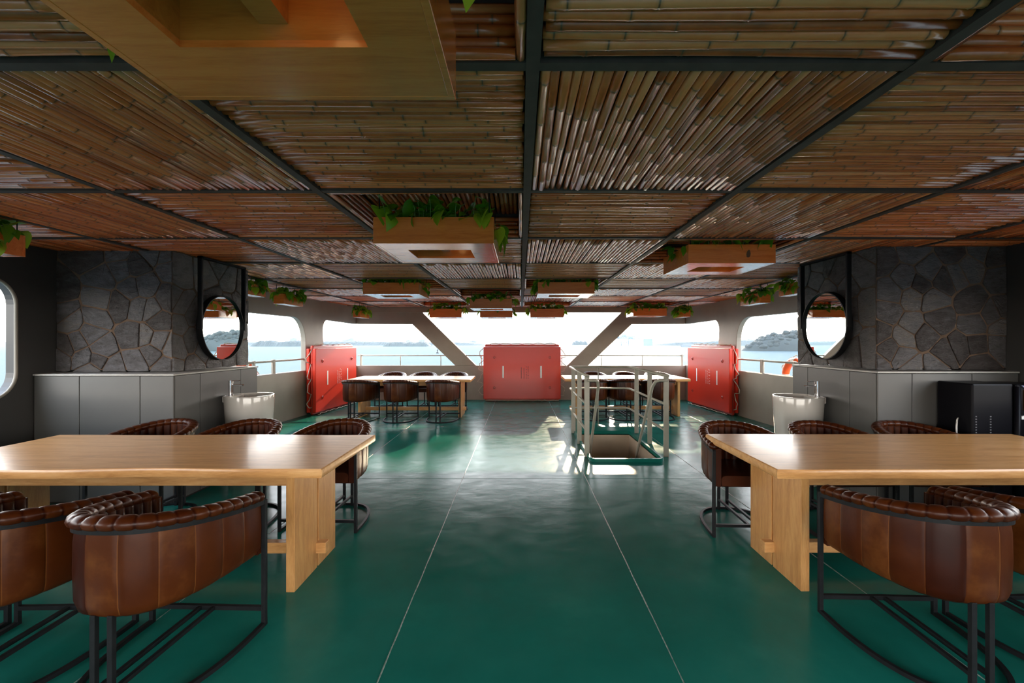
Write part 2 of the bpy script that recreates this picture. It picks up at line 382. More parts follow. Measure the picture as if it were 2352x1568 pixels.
def panel(x0, x1, y0, y1, along_y, single, z=0.0, npoles=None):
    p = empty('bamboo_panel', ((x0+x1)/2, (y0+y1)/2, z), 0, ceiling)
    W, D = x1-x0, y1-y0
    span = (W if along_y else D)-.05; L = (D if along_y else W)-.056
    n = npoles or max(6, round(span/(.040 if .2 < y0 < .3 else .0352))); rr = random.Random(int(x0*1000)*31+int(y0*1000))
    MB().box(-W/2+.02, W/2-.02, -D/2+.02, D/2-.02, .036, .044).build('backing_board', M['backing'], p)
    drop = 0.012 if along_y else .018
    if single:
        var = POLES_A
        for k in range(n):
            s_ = -span/2+span*(k+.5)/n+rr.uniform(-.002, .002)
            o = link('bamboo_pole', var[rr.randrange(len(var))], p)
            flip = math.pi if rr.random() < .5 else 0
            o.location = (s_, rr.uniform(-.006, .006), drop+rr.uniform(-.003, .003)) if along_y else (rr.uniform(-.006, .006), s_, drop+rr.uniform(-.003, .003))
            o.rotation_euler = (0, rr.uniform(0, 6), (0 if along_y else math.pi/2)+flip+rr.uniform(-.006, .006))
            sc_ = L/POLE_L
            kk = 1.16 if .2 < y0 < .3 else 1
            o.scale = (kk, sc_, kk)
    else:
        m = MB()
        for k in range(n):
            s_ = -span/2+span*(k+.5)/n+rr.uniform(-.003, .003)
            off = (s_, 0, drop+rr.uniform(-.003, .003)) if along_y else (0, s_, drop+rr.uniform(-.003, .003))
            pole_geo(m, L+rr.uniform(-.015, .01), rr.uniform(.0145, .0195), 6, rr, rr.random(), off, 'y' if along_y else 'x', False)
        tag(m.build('bamboo_poles', M['bamboo'], p, smooth='all'), kind='stuff')
    return p
for i in range(len(XC)-1):
    for j in range(len(YC)-1):
        x0, x1, y0, y1 = XC[i], XC[i+1], YC[j], YC[j+1]
        along = (i+j) % 2 == 1
        if (x0, y0) in RECESS:
            p = panel(x0, x1, y0, y1, along, (.2 < y0 < 2.7 and abs(x0) < 1.4), .20)
            p.name = 'recessed_bamboo_panel'
            for sx in (-1, 1):                                    # culms lining the sides of the recess
                for zz in (-.188, -.152, -.118, -.084, -.05):
                    o = link('side_pole', POLES_A[(i*3+j+int(zz*500)) % 14], p, (sx*((x1-x0)/2-.037), 0, zz)); o.scale = (1, (y1-y0-.05)/POLE_L, 1)
                    o.rotation_euler = (0, zz*40+sx, 0)
                    o = link('side_pole', POLES_A[(i*5+j+int(zz*700)) % 14], p, (0, sx*((y1-y0)/2-.037), zz)); o.scale = (1, (x1-x0-.11)/POLE_L, 1)
                    o.rotation_euler = (0, zz*40+sx, math.pi/2)
        else:
            single = (y0 > .1 and y0 < 2.7 and -3.7 < x0 < 3.6)
            panel(x0, x1, y0, y1, along, single)
MB().box(-4.3, 4.3, 11.665, 11.80, -.13, .36).build('edge_beam', M['hull'], ceiling)

# ------------------------------------------------------------------ hull walls
def LX(y): return -4.72+.5*(y-4.4)/7.3
def RX(y): return 4.75-.5*(y-4.4)/7.3
TH = .10
def side_wall(name, XF, sgn, label):
    root = tag(empty(name, (0, 0, 0)), label, kind='structure')
    f0 = lambda y, z: (XF(y), y, z)
    f1 = lambda y, z: (XF(y)+sgn*TH, y, z)
    MB().prism([(4.3,-.05), (11.75,-.05), (11.75,.90), (4.3,.93)], f0, f1).build('bulwark', M['hull'], root, bevel=.012)
    pl = [(8.95,2.0)]
    pil = [(9.30,.9)]+[(9.30,1.30)]+[(9.30-.42*(1-math.cos(R(a))), 1.50+.48*math.sin(R(a))) for a in range(0, 91, 9)]
    pil += [(8.7,1.98), (8.7,2.38), (10.32,2.38), (10.32,1.98)]
    pil += [(10.0+.22*(1-math.cos(R(a))), 1.74+.24*math.sin(R(a))) for a in range(90, -1, -9)]+[(10.04,1.30), (10.10,.9)]
    MB().prism(pil, f0, f1).build('window_pillar', M['hull'], root, bevel=.006)
    MB().prism([(4.3,1.99), (8.72,1.98), (8.72,2.72), (4.3,2.72)], f0, f1).build('header', M['hull'], root)
    MB().prism([(10.3,1.98), (11.75,1.95), (11.75,2.72), (10.3,2.72)], f0, f1).build('header', M['hull'], root)
    MB().prism([(8.72,2.375), (10.3,2.375), (10.3,2.72), (8.72,2.72)], f0, f1).build('header', M['hull'], root)
    return root
wl = side_wall('wall_left', LX, -1, 'beige painted hull side with rounded open windows')
wr = side_wall('wall_right', RX, 1, 'beige painted hull side with rounded open windows')
YB = 11.7
back = tag(empty('wall_back', (0, YB, 0)), 'beige open bow frame with low bulwark and two slanting braces', kind='structure')
MB().box(-4.22, 4.25, 0, .10, -.05, .884).build('bulwark', M['hull'], back, bevel=.012)
y0f, y1f = (lambda x, z: (x, 0, z)), (lambda x, z: (x, .12, z))
MB().prism([(-4.22,1.95), (-2.78,1.945), (-1.67,.88), (-1.13,.88), (-2.53,2.26), (-4.22,2.26)], y0f, y1f).build('header_brace', M['hull'], back, bevel=.01)
MB().prism([(4.25,1.95), (4.25,2.26), (2.62,2.26), (1.20,.88), (1.74,.88), (2.87,1.945)], y0f, y1f).build('header_brace', M['hull'], back, bevel=.01)
# inner cabin walls beside the camera, rounded windows lengthened out of view for ceiling light
def cabin_wall(name, x, sgn, wy0, wy1, label):
    root = tag(empty(name, (x, 0, 0)), label, kind='structure')
    f0 = lambda y, z: (0, y, z); f1 = lambda y, z: (sgn*.09, y, z)
    c = .22; z0, z1 = 1.0, 2.05
    hole = arc(wy1-c, z0+c, c, 0, -90, 8)+arc(wy0+c, z0+c, c, 270, 180, 8)+arc(wy0+c, z1-c, c, 180, 90, 8)+arc(wy1-c, z1-c, c, 90, 0, 8)
    # split in four fields around the opening
    ym = (wy0+wy1)/2; a, b_ = hole[:9]+hole[9:18], hole[18:]
    Y0, Y1 = -2.2, 4.45
    lower = [(Y0,-.05), (Y1,-.05), (Y1,(z0+z1)/2), (wy1,(z0+z1)/2)]+hole[:18]+[(wy0,(z0+z1)/2), (Y0,(z0+z1)/2)]
    upper = [(Y0,(z0+z1)/2), (wy0,(z0+z1)/2)]+hole[18:]+[(wy1,(z0+z1)/2), (Y1,(z0+z1)/2), (Y1,2.72), (Y0,2.72)]
    m = MB(); m.prism(lower, f0, f1); m.prism(upper, f0, f1); m.build('wall_panel', M['wall'], root)
    fr = [(0, y, z) for y, z in hole]
    MB().tube([(-sgn*.002, y, z) for y, z in hole], .014, 6, closed=True).build('window_rim', M['hull'], root, smooth='all')
    return root
cabin_wall('wall_cabin_left', -4.50, -1, -1.9, 4.06, 'dark grey cabin wall with rounded window')
cabin_wall('wall_cabin_right', 4.50, 1, -1.9, 3.5, 'dark grey cabin wall beside the black cooler')
m = MB(); m.box(-4.6, 4.6, -2.35, -2.25, -.05, .30); m.box(-4.6, 4.6, -2.35, -2.25, 2.0, 2.72); m.box(-4.6, -2.6, -2.35, -2.25, .30, 2.0); m.box(2.6, 4.6, -2.35, -2.25, .30, 2.0)
tag(m.build('wall_stern_added', M['hull']), 'added beige stern frame out of view, left wide open for fill light', kind='structure')  # unseen end wall, added with its opening sized for the fill light
# deck rails on the bulwarks
def rail(name, pts, posts, thick, label, parent=None):
    root = tag(empty(name, pts[0]), label, 'railing')
    o0 = Vector(pts[0])
    MB().tube([Vector(p)-o0 for p in pts], .019, 8).build('handrail', M['railpaint'], root, smooth='all')
    for p, wd in posts:
        d = Vector(p)-o0
        if wd > .03: MB().box(d.x-.02, d.x+.02, d.y-wd/2, d.y+wd/2, d.z, pts[0][2]+.03-o0.z).build('post', M['railpaint'], root, bevel=.006)
        else: MB().tube([d, (d.x, d.y, 1.14-o0.z)], .011, 8).build('post', M['railpaint'], root, smooth='all')
    return root
rail('bow_rail', [(-4.2, YB+.05, 1.14), (4.22, YB+.05, 1.14)], [((x, YB+.05, .875), .02) for x in (-3.09,-2.05,-1.0,.03,1.07,2.10,3.15)]+[((x, YB+.05, .875), .075) for x in (-4.11, 4.17)], .02, 'thin handrail on slim posts along the bow bulwark')
rail('side_rail', [(LX(4.8)-.05, 4.8, 1.14), (LX(11.6)-.05, 11.6, 1.14)], [((LX(y)-.05, y, .89), wd) for y, wd in ((5.6,.08), (7.75,.05), (8.3,.08), (10.9,.07))], .07, 'handrail on flat posts over the bulwark with the yellow-corded lifebuoy')
rail('side_rail', [(RX(4.8)+.05, 4.8, 1.14), (RX(11.6)+.05, 11.6, 1.14)], [((RX(y)+.05, y, .89), wd) for y, wd in ((5.6,.08), (7.6,.06), (8.5,.09), (10.9,.07))], .07, 'handrail on flat posts over the bulwark behind the wash basin by the cooler')

# ------------------------------------------------------------------ stone clad pillars, cabinets, mirrors, basins
def clip(poly, p, n):
    out = []
    for i in range(len(poly)):
        a, b_ = poly[i], poly[(i+1) % len(poly)]
        da = (a[0]-p[0])*n[0]+(a[1]-p[1])*n[1]; db = (b_[0]-p[0])*n[0]+(b_[1]-p[1])*n[1]
        if da <= 0: out.append(a)
        if da*db < 0:
            t = da/(da-db); out.append((a[0]+(b_[0]-a[0])*t, a[1]+(b_[1]-a[1])*t))
    return out
def flagstones(W, H, n, seed, gap=.007):
    rr = random.Random(seed); pts = []; dm = .72*math.sqrt(W*H/n)
    while len(pts) < n and dm > .02:
        ok = False
        for _ in range(200):
            q = (rr.uniform(0, W), rr.uniform(0, H)); d_ = dm*rr.choice((.75, 1, 1.25))
            if all(math.hypot(q[0]-a[0], q[1]-a[1]) > d_ for a in pts): pts.append(q); ok = True; break
        if not ok: dm *= .93
    cells = []
    for i, p in enumerate(pts):
        poly = [(0,0), (W,0), (W,H), (0,H)]
        for j, q in enumerate(pts):
            if i == j: continue
            d = (q[0]-p[0], q[1]-p[1]); L = math.hypot(*d); nn = (d[0]/L, d[1]/L)
            mid = ((p[0]+q[0])/2-nn[0]*gap/2, (p[1]+q[1])/2-nn[1]*gap/2)
            poly = clip(poly, mid, nn)
            if len(poly) < 3: break
        if len(poly) >= 3: cells.append((p, poly, rr))
    return cells
def stone_face(parent, W, H, n, seed, fn):
    for p, poly, rr in flagstones(W, H, n, seed):
        ring = []
        for i in range(len(poly)):                                     # uneven chipped outline
            a, b_ = poly[i], poly[(i+1) % len(poly)]; L = math.hypot(b_[0]-a[0], b_[1]-a[1])
            ring.append((a[0]+(p[0]-a[0])*.06, a[1]+(p[1]-a[1])*.06))
            if L > .07:
                t = rr.uniform(.35, .65); j_ = rr.uniform(-.006, .001)
                mx_, my_ = a[0]+(b_[0]-a[0])*t, a[1]+(b_[1]-a[1])*t
                dl = math.hypot(p[0]-mx_, p[1]-my_); ring.append((mx_+(p[0]-mx_)/dl*-j_, my_+(p[1]-my_)/dl*-j_))
        k = len(ring); h = rr.uniform(.006, .017)
        top = [(x+(p[0]-x)*.10, y+(p[1]-y)*.10) for x, y in ring]; mid = [(x+(p[0]-x)*.5, y+(p[1]-y)*.5) for x, y in ring]
        vs = [fn(x, y, -.005) for x, y in ring]+[fn(x, y, h*.7) for x, y in ring]+[fn(x, y, h+rr.uniform(-.003, .003)) for x, y in top]+[fn(x, y, h+rr.uniform(-.003, .007)) for x, y in mid]+[fn(p[0], p[1], h+rr.uniform(-.002, .005))]
        fs = []
        for q in range(3): fs += [(q*k+i, q*k+(i+1) % k, (q+1)*k+(i+1) % k, (q+1)*k+i) for i in range(k)]
        fs += [(3*k+i, 3*k+(i+1) % k, 4*k) for i in range(k)]
        MB().add(vs, fs).build('stone', M['stone'], parent)
def pillar(name, sgn, xc, xo, y0, y1, seed, label, zb=1.205):
    """xc = inner corner x, xo = outer x"""
    root = tag(empty(name, (0, 0, 0)), label, kind='structure')
    a, b_ = sorted((xc, xo)); H = CZ-zb
    m = MB(); m.box(a if sgn > 0 else xo, xo if sgn > 0 else xc, y0, y1, zb+.02, 2.69); m.build('mortar_core', M['mortar'], root)
    if sgn > 0: stone_face(root, xo-xc, H, 36, seed, lambda u, v, h: (xc+u, y0-h, zb+v))
    else: stone_face(root, xc-xo, H, 36, seed, lambda u, v, h: (xc-u, y0-h, zb+v))
    stone_face(root, y1-y0, H, 27, seed+1, lambda u, v, h: (xc-sgn*h, y0+u, zb+v))
    return root
pillar('wall_stone_left', -1, -3.38, -4.50, 4.42, 5.64, 11, 'dark flagstone clad pillar beside the rounded cabin window')
pillar('wall_stone_right', 1, 3.30, 4.50, 4.22, 5.40, 23, 'dark flagstone clad pillar beside the black cooler', 1.235)
for nm, x0, x1, y0, y1 in (('wall_pier_left', -4.80, -4.505, 4.46, 5.62), ('wall_pier_right', 4.505, 4.80, 4.46, 5.38)):
    tag(MB().box(x0, x1, y0, y1, -.05, 2.7).build(nm, M['wall']), 'plain grey pier closing the gap to the hull', kind='structure')
def base_cabinet(sgn, xc, xo, y0, y1, fs, ss, label, zt=1.20):
    root = tag(empty('base_cabinet', ((xc+xo)/2, y0, 0)), label, 'cabinet', 'low cabinets under the stone pillars'); ox, oy = (xc+xo)/2, y0
    xi = xc-sgn*0; a, b_ = sorted((xc+sgn*.014, xo))
    MB().box(a-ox, b_-ox, .014, y1-.014-oy, 0, zt-.016).build('carcass', M['gap'], root)
    xs = sorted([xc]+fs+[xo]); ys = sorted([y0]+ss+[y1])
    for i in range(len(xs)-1):
        MB().box(xs[i]+.003-ox, xs[i+1]-.003-ox, 0, .016, .02, zt-.02).build('door_panel', M['cab'], root, bevel=.002)
    for i in range(len(ys)-1):
        p, q = sorted((xc-ox, xc+sgn*.016-ox))
        MB().box(p, q, ys[i]+.003-oy+(0.017 if i == 0 else 0), ys[i+1]-.003-oy, .02, zt-.02).build('door_panel', M['cab'], root, bevel=.002)
    p, q = sorted((xc-sgn*.012-ox, xo-ox))
    MB().box(p, q, -.012, y1+.0-oy, zt-.016, zt).build('counter_top', M['counter'], root, bevel=.003)
base_cabinet(-1, -3.20, -4.49, 4.20, 5.54, [-4.07,-3.51], [4.55,5.21], 'low grey panelled cabinet under the stone pillar with no cooler')
base_cabinet(1, 3.22, 4.49, 4.10, 5.38, [3.53,4.07], [4.45,5.10], 'low grey panelled cabinet under the stone pillar behind the black cooler', 1.23)
def mirror(sgn, xf, yc, zc, label, group):
    root = tag(empty('round_mirror', (xf, yc, zc)), label, 'mirror', group); Rr = .348
    s = -sgn
    f = lambda r, d, n=56: [(s*d, r*math.cos(2*math.pi*k/n), r*math.sin(2*math.pi*k/n)) for k in range(n)]
    n = 56; vs = f(Rr+.010, 0)+f(Rr+.010, .065)+f(Rr, .065)+f(Rr, .04)
    fs = [(q*n+k, q*n+(k+1) % n, (q+1)*n+(k+1) % n, (q+1)*n+k) for q in range(3) for k in range(n)]
    MB().add(vs, fs).build('frame_ring', M['black_steel'], root, smooth=True)
    MB().add(f(Rr+.002, .042)+f(Rr+.002, .036), [tuple(range(n)), tuple(range(2*n-1, n-1, -1))]+[(k, (k+1) % n, n+(k+1) % n, n+k) for k in range(n)]).build('glass', M['mirror'], root)
    for sy in (-1, 1):
        MB().box(*sorted((s*.03, s*.075)), sy*(Rr+.018)-.012, sy*(Rr+.018)+.012, -.02, CZ-.0-zc).build('strap', M['black_steel'], root, bevel=.002)
    MB().box(*sorted((s*.03, s*.075)), -(Rr+.03), Rr+.03, CZ-.022-zc, CZ-.004-zc).build('hanger_bar', M['black_steel'], root)
mirror(-1, -3.345, 5.05, 1.65, 'round black-framed mirror hung on the bluish-grey stone pillar with no cooler', 'round mirrors')
mirror(1, 3.265, 4.82, 1.665, 'round black-framed mirror hung on the stone pillar above the cooler side basin', 'round mirrors')
def basin(sgn, xf, yc, label, glabel):
    xc = xf-sgn*.250
    root = tag(empty('pedestal_basin', (xc, yc, 0)), label, 'basin', 'pedestal wash basins')
    prof = [(.185,0), (.19,.02), (.21,.35), (.232,.7), (.243,.905), (.239,.92), (.229,.92), (.222,.905), (.205,.86), (.14,.80), (.03,.785), (.0005,.784)]
    MB().lathe(prof, 40, sy=1.0).build('bowl', M['ceramic'], root, smooth=True)
    MB().lathe([(.022,.787), (.022,.791), (.0005,.793)], 16).build('drain', M['chrome'], root, smooth=True)
    MB().box(*sorted((sgn*.12, sgn*.212)), -.14, .10, .85, .9185).build('tap_deck', M['ceramic'], root, bevel=.008)
    fx = sgn*.155
    t = tag(empty('mixer_tap', (xc+fx, yc-.08, .9185)), glabel, 'tap', 'chrome basin taps')
    tb = MB().lathe([(.0005,0), (.028,0), (.028,.006), (.023,.01), (.022,.145), (.0005,.148)], 20).build('body', M['chrome'], t, smooth=True)
    MB().box(*sorted((0, -sgn*.135)), -.014, .014, .105, .123).build('spout', M['chrome'], tb, bevel=.004)
    MB().box(*sorted((sgn*.02, -sgn*.10)), -.012, .012, .156, .166).build('lever', M['chrome'], tb, bevel=.003)
    MB().lathe([(.0005,.146), (.023,.146), (.023,.164), (.0005,.166)], 20).build('cap', M['chrome'], tb, smooth=True)
basin(-1, -3.20, 4.96, 'white ceramic pedestal basin below the mirror on the pillar with no cooler', 'chrome mixer tap on the basin of the pillar with no cooler')
basin(1, 3.22, 4.87, 'white ceramic pedestal basin below the mirror on the cooler side', 'chrome mixer tap on the cooler side basin')
# black drinks cooler
co = tag(empty('drinks_cooler', (4.035, 3.78, 0), R(0)), 'black upright drinks cooler with printed blue header beside the stone pillar', 'cooler')
MB().box(-.30, .04, -.02, .30, .02, 1.15).build('body', M['appliance'], co, bevel=.012, seg=2)
MB().tube([(.06,-.03,.04), (.06,-.03,1.13)], .022, 10).build('corner_post', M['appliance'], co, smooth='all')
MB().box(.05, .34, -.03, .28, .02, 1.145).build('door', M['appliance'], co, bevel=.008)
MB().prism([(.085,1.138), (.33,1.138), (.33,1.03), (.27,1.045), (.17,1.085), (.11,1.118)], lambda x, z: (x, -.042, z), lambda x, z: (x, -.031, z)).build('header_print', M['blue_print'], co)
MB().prism([(.085,.86), (.32,.86), (.32,.93), (.26,.925), (.17,.905), (.085,.885)], lambda x, z: (x, -.042, z), lambda x, z: (x, -.031, z)).build('pale_shelf_front', M['white'], co)
MB().box(.11, .118, -.037, -.031, .93, 1.10).build('orange_glint_strip', base_mat('orange_glint_strip', (.6,.25,.08), .3, metal=1)[0], co)  # metal strip, its orange reflection put into the metal colour
MB().add([(.19+.02*math.cos(k*.5236), -.037, .80+.02*math.sin(k*.5236)) for k in range(12)]+[(.19+.02*math.cos(k*.5236), -.031, .80+.02*math.sin(k*.5236)) for k in range(12)],
         [tuple(range(12)), tuple(range(23, 11, -1))]+[(k, (k+1) % 12, 12+(k+1) % 12, 12+k) for k in range(12)]).build('badge', M['print'], co)
for vx in (-.27, -.15):
    m = MB()
    for k in range(9): m.box(vx-.006, vx+.006, -.0225, -.0195, .70+k*.022, .708+k*.022)
    m.build('vent_slots', base_mat('vent_grey', (.12,.12,.13), .5)[0], co)
MB().tube([(-.30,.1,.85), (-.33,.08,.84), (-.355,.06,.78), (-.36,.05,.6), (-.36,.05,.02), (-.40,.1,.006)], .006, 6).build('power_cord', M['white'], co, smooth='all')

# ------------------------------------------------------------------ stair hatch with railing
st = tag(empty('stair_hatch', (0, 0, 0)), 'square stairwell opening with green coaming in the deck', kind='structure')
st.name = 'trim_stair_hatch'
def rrect(x0, x1, y0, y1, r, n=5):
    return arc(x1-r, y1-r, r, 0, 90, n)+arc(x0+r, y1-r, r, 90, 180, n)+arc(x0+r, y0+r, r, 180, 270, n)+arc(x1-r, y0+r, r, 270, 360, n)
o1 = rrect(HX0-.03, HX1+.03, HY0-.03, HY1+.03, .09); i1 = rrect(HX0, HX1, HY0, HY1, .06); n = len(o1)
vs = [(x, y, -.02) for x, y in o1]+[(x, y, .045) for x, y in o1]+[(x, y, .045) for x, y in i1]+[(x, y, -.006) for x, y in i1]
MB().add(vs, [(q*n+k, q*n+(k+1) % n, (q+1)*n+(k+1) % n, (q+1)*n+k) for q in range(3) for k in range(n)]).build('coaming', M['floor'], st, smooth=True)
m = MB(); D = -2.3
m.box(HX0-.02, HX0, HY0, HY1, D, -.01); m.box(HX1, HX1+.02, HY0, HY1, D, -.01); m.box(HX0-.02, HX1+.02, HY1, HY1+.02, D, -.01); m.box(HX0-.02, HX1+.02, HY0-.02, HY0, D, -.01); m.box(HX0-.02, HX1+.02, HY0-.02, HY1+1.0, D-.02, D)
m.build('stairwell_lining', M['tanwall'], st)
for k in range(9):
    MB().box(HX0+.01, HX1-.01, HY0+.02+k*.18, HY0+.24+k*.18, -.24-k*.22, -.21-k*.22).build('tread', M['floor'], st)
hr = tag(empty('stair_railing', (1.38, 6.9, 0)), 'beige three-bar guard railing around the stair hatch', 'railing'); O = Vector((1.38, 6.9, 0))
PX = (.868, 1.90)
for px in PX:
    for py in (5.93, 6.68, 7.44):
        MB().box(px-O.x-.033, px-O.x+.033, py-O.y-.011, py-O.y+.011, 0, 1.05).build('post', M['railpaint'], hr, bevel=.004)
for z in (1.055, .68, .335):
    ye = 5.86 if z > 1 else 5.93
    pts = [(PX[0], ye, z), (PX[0], 7.93, z), (PX[0]+.06, 8.0, z), (PX[1]-.06, 8.0, z), (PX[1], 7.93, z), (PX[1], ye, z)]
    MB().tube([Vector(p)-O for p in pts], .021 if z > 1 else .016, 10).build('bar', M['railpaint'], hr, smooth='all')
for px, s in ((PX[0], 1), (PX[1], -1)):
    pts = [(px, 5.88, 1.0), (px+s*.10, 5.88, 1.0), (px+s*.14, 5.92, .98), (px+s*.16, 6.0, .90), (px+s*.17, 6.9, -.35), (px+s*.17, 7.3, -.95)]
    MB().tube([Vector(p)-O for p in pts], .02, 10).build('stair_handrail', M['railpaint'], hr, smooth='all')
MB().tube([Vector((1.37, 8.0, 0))-O, Vector((1.37, 8.0, 1.06))-O], .009, 8).build('stanchion', M['railpaint'], hr, smooth='all')

# ------------------------------------------------------------------ life floats
def life_float(loc, rz, W, H, tilt, label, dark_marks=False):
    """front face towards local -Y, origin bottom centre of the front face"""
    root = tag(empty('life_float', loc, rz), label, 'life float', 'red life floats')
    root.rotation_euler = (tilt, 0, rz)
    hw = W/2
    slab = MB().box(-hw, hw, 0, .07, .055, H-.065).build('front_slab', M['red'], root, bevel=.012, seg=2)
    core = MB().box(-hw+.03, hw-.03, .07, .14, .0, H).build('core', M['red2'], root, bevel=.03, seg=3)
    MB().box(-hw, hw, .14, .20, .055, H-.065).build('back_slab', M['red'], root, bevel=.012, seg=2)
    for sx in (-1, 1):
        MB().box(sx*W*.245-.02, sx*W*.245+.02, -.003, .002, H*.41, H*.62).build('reflective_strip', M['white'], slab)
        for z in (.24*H, .77*H):
            m = MB(); n = 14
            for (r, d) in ((.034,0), (.034,-.008), (.024,-.012), (.02,-.002), (.0005,-.002)):
                m.v += [(sx*W*.36+r*math.cos(2*math.pi*k/n), d, z+r*math.sin(2*math.pi*k/n)) for k in range(n)]
            m.f = [(q*n+k, q*n+(k+1) % n, (q+1)*n+(k+1) % n, (q+1)*n+k) for q in range(4) for k in range(n)]
            m.build('plug', M['red2'], slab, smooth=True)
    rr = random.Random(int(loc[0]*10)+50)
    m = MB()
    for cx, l, gp in ((-.02,.28,.012), (.045,.26,.02), (.105,.34,.05), (.15,.30,.045)):
        z = H*.40
        while z < H*.40+l:
            d = rr.uniform(.012, .03); m.box((cx)*W/1.9-.006, cx*W/1.9+.006, -.0025, .001, z, z+d); z += d+gp*rr.uniform(.3, 1)
    tag(m.build('stencilled_marking', M['gap'] if dark_marks else M['print'], slab), kind='stuff')
    # becketed grab rope: loops between eyelets round the core edge
    pts = []; eye = []
    def run(p, q, outv, nseg, sag):
        p = Vector(p); q = Vector(q); ov = Vector(outv)
        for k in range(nseg):
            a = p.lerp(q, k/nseg); b2 = p.lerp(q, (k+1)/nseg); eye.append((a, ov))
            for t in (0, .2, .4, .6, .8):
                s_ = math.sin(math.pi*t)*sag*rr.uniform(.6, 1.3)
                pts.append(a.lerp(b2, t)+ov*(.012+max(0, s_))+Vector((0, rr.uniform(-.02, .02), -.35*max(0, s_) if abs(ov.z) < .5 else 0)))
    e_ = hw-.03; yy = .105
    run((-e_, yy, H-.08), (-e_, yy, .12), (-1,0,0), 4, .17)
    run((-e_, yy, .05), (e_, yy, .05), (0,-1,0), 6, .02) if False else None
    run((e_, yy, .12), (e_, yy, H-.08), (1,0,0), 4, .17)
    run((e_-.1, yy, H), (-e_+.1, yy, H), (0,0,1), 6, .012)
    MB().tube(pts, .009, 6, closed=True).build('grab_rope', M['rope'], root, smooth='all')
    pb = [(-hw+.05+(W-.1)*k/26, -.012+rr.uniform(-.015, .012), .018+rr.uniform(-.004, .014)) for k in range(27)]
    MB().tube(pb, .009, 6).build('bottom_rope', M['rope'], root, smooth='all')
    for a, ov in eye:
        MB().tube([a+ov*.004+Vector((0, .016*math.cos(k*.785), 0))+(Vector((0,0,1)) if abs(ov.z) < .5 else Vector((1,0,0)))*.016*math.sin(k*.785)+ov*.012 for k in range(8)], .005, 5, closed=True).build('eyelet', M['red2'], core, smooth='all')
    return root
life_float((.045, 11.42, .0), 0, 1.94, 1.43, 0, 'red life float standing flat against the bow bulwark', True)
aL = math.atan2(.13, 1.9)
life_float((-4.06, 10.14, .0), R(90)-math.atan2(.14, 1.9), 1.9, 1.42, 0, 'red life float lit by low sun, beside the table with no hatch railing')
life_float((4.13, 10.10, .0), -R(90)+math.atan2(.14, 1.9), 1.9, 1.42, 0, 'red life float against the hull side past the stair hatch')

# ------------------------------------------------------------------ lifebuoys on the side rails
def lifebuoy(loc, rz, label, cord):
    root = tag(empty('lifebuoy', loc, rz), label, 'lifebuoy', 'orange lifebuoys')
    def seg(a0, a1, r):
        m = MB(); m.tube([(0, .28*math.cos(R(a0+(a1-a0)*k/16)), .28*math.sin(R(a0+(a1-a0)*k/16))) for k in range(17)], r, 12); return m
    for q in range(4):
        seg(q*90+9, q*90+81, .062).build('ring_section', M['orange'], root, smooth=True)
        seg(q*90-9, q*90+9, .064).build('reflective_band', M['white'], root, smooth=True)
    pts = [(.03*math.sin(k), (.36+.03*math.sin(4*R(k*6)+.6))*math.cos(R(k*6)), (.36+.03*math.sin(4*R(k*6)+.6))*math.sin(R(k*6))) for k in range(60)]
    MB().tube(pts, .008, 6, closed=True).build('grab_line', M['rope'], root, smooth='all')
    if cord:
        rr = random.Random(4); p2 = [(.04+.05*math.sin(k*1.7), -.12+.018*k+.02*math.sin(k*2.3), .06+.035*math.sin(k*1.1)) for k in range(16)]
        MB().tube(p2, .018, 6).build('coiled_cord', M['yellow'], root, smooth='all')
lifebuoy((LX(7.75)-.19, 7.72, .845), 0, 'orange lifebuoy with yellow cord on the hull side rail', True)
lifebuoy((RX(7.75)+.19, 7.80, .885), 0, 'orange lifebuoy with white bands, no yellow cord', False)

# ------------------------------------------------------------------ planters
def leaf_mesh(L, W, fold, droop, seed):
    rr = random.Random(seed); prof = [(0,.0), (-.06,.32), (.08,.46), (.3,.48), (.55,.38), (.78,.2), (1.0,0)]
    vs = []; fs = []
    for i, (t, wv) in enumerate(prof):
        x = t*L; z = -droop*L*max(t, 0)**2
        tt = max(t, 0)*L
        vs += [(tt if wv == 0 else x, 0, z), (x, wv*W, z+fold*wv*W), (x, -wv*W, z+fold*wv*W)]
    k = len(prof)
    for i in range(k-1):
        a, b_ = i*3, (i+1)*3
        fs += [(a, b_, b_+1, a+1), (a, a+2, b_+2, b_)]
    vs += [(-.25*L, 0, .02*L), (-.25*L, .012*L, .03*L)]; fs.append((0, len(vs)-2, len(vs)-1))
    return vs, fs
LEAVES = []
for k in range(6):
    v_, f_ = leaf_mesh(.078*rnd.uniform(.8, 1.2), .068*rnd.uniform(.8, 1.15), rnd.uniform(.1, .4), rnd.uniform(.15, .6), k)
    v_ = [(a*1.4, b2*1.4, c2*1.4) for a, b2, c2 in v_]; mm = MB().add(v_, f_); LEAVES.append((v_, f_, mm.mesh('leaf', M['leaf'], smooth='all')))
def rot_rand(rr, outward=None):
    yaw = rr.uniform(0, 2*math.pi) if outward is None else outward+rr.uniform(-.8, .8)
    return Matrix.Rotation(yaw, 4, 'Z') @ Matrix.Rotation(rr.uniform(-.6, .9) if outward is None else rr.uniform(.2, 1.2), 4, 'Y') @ Matrix.Rotation(rr.uniform(-.6, .6), 4, 'X')
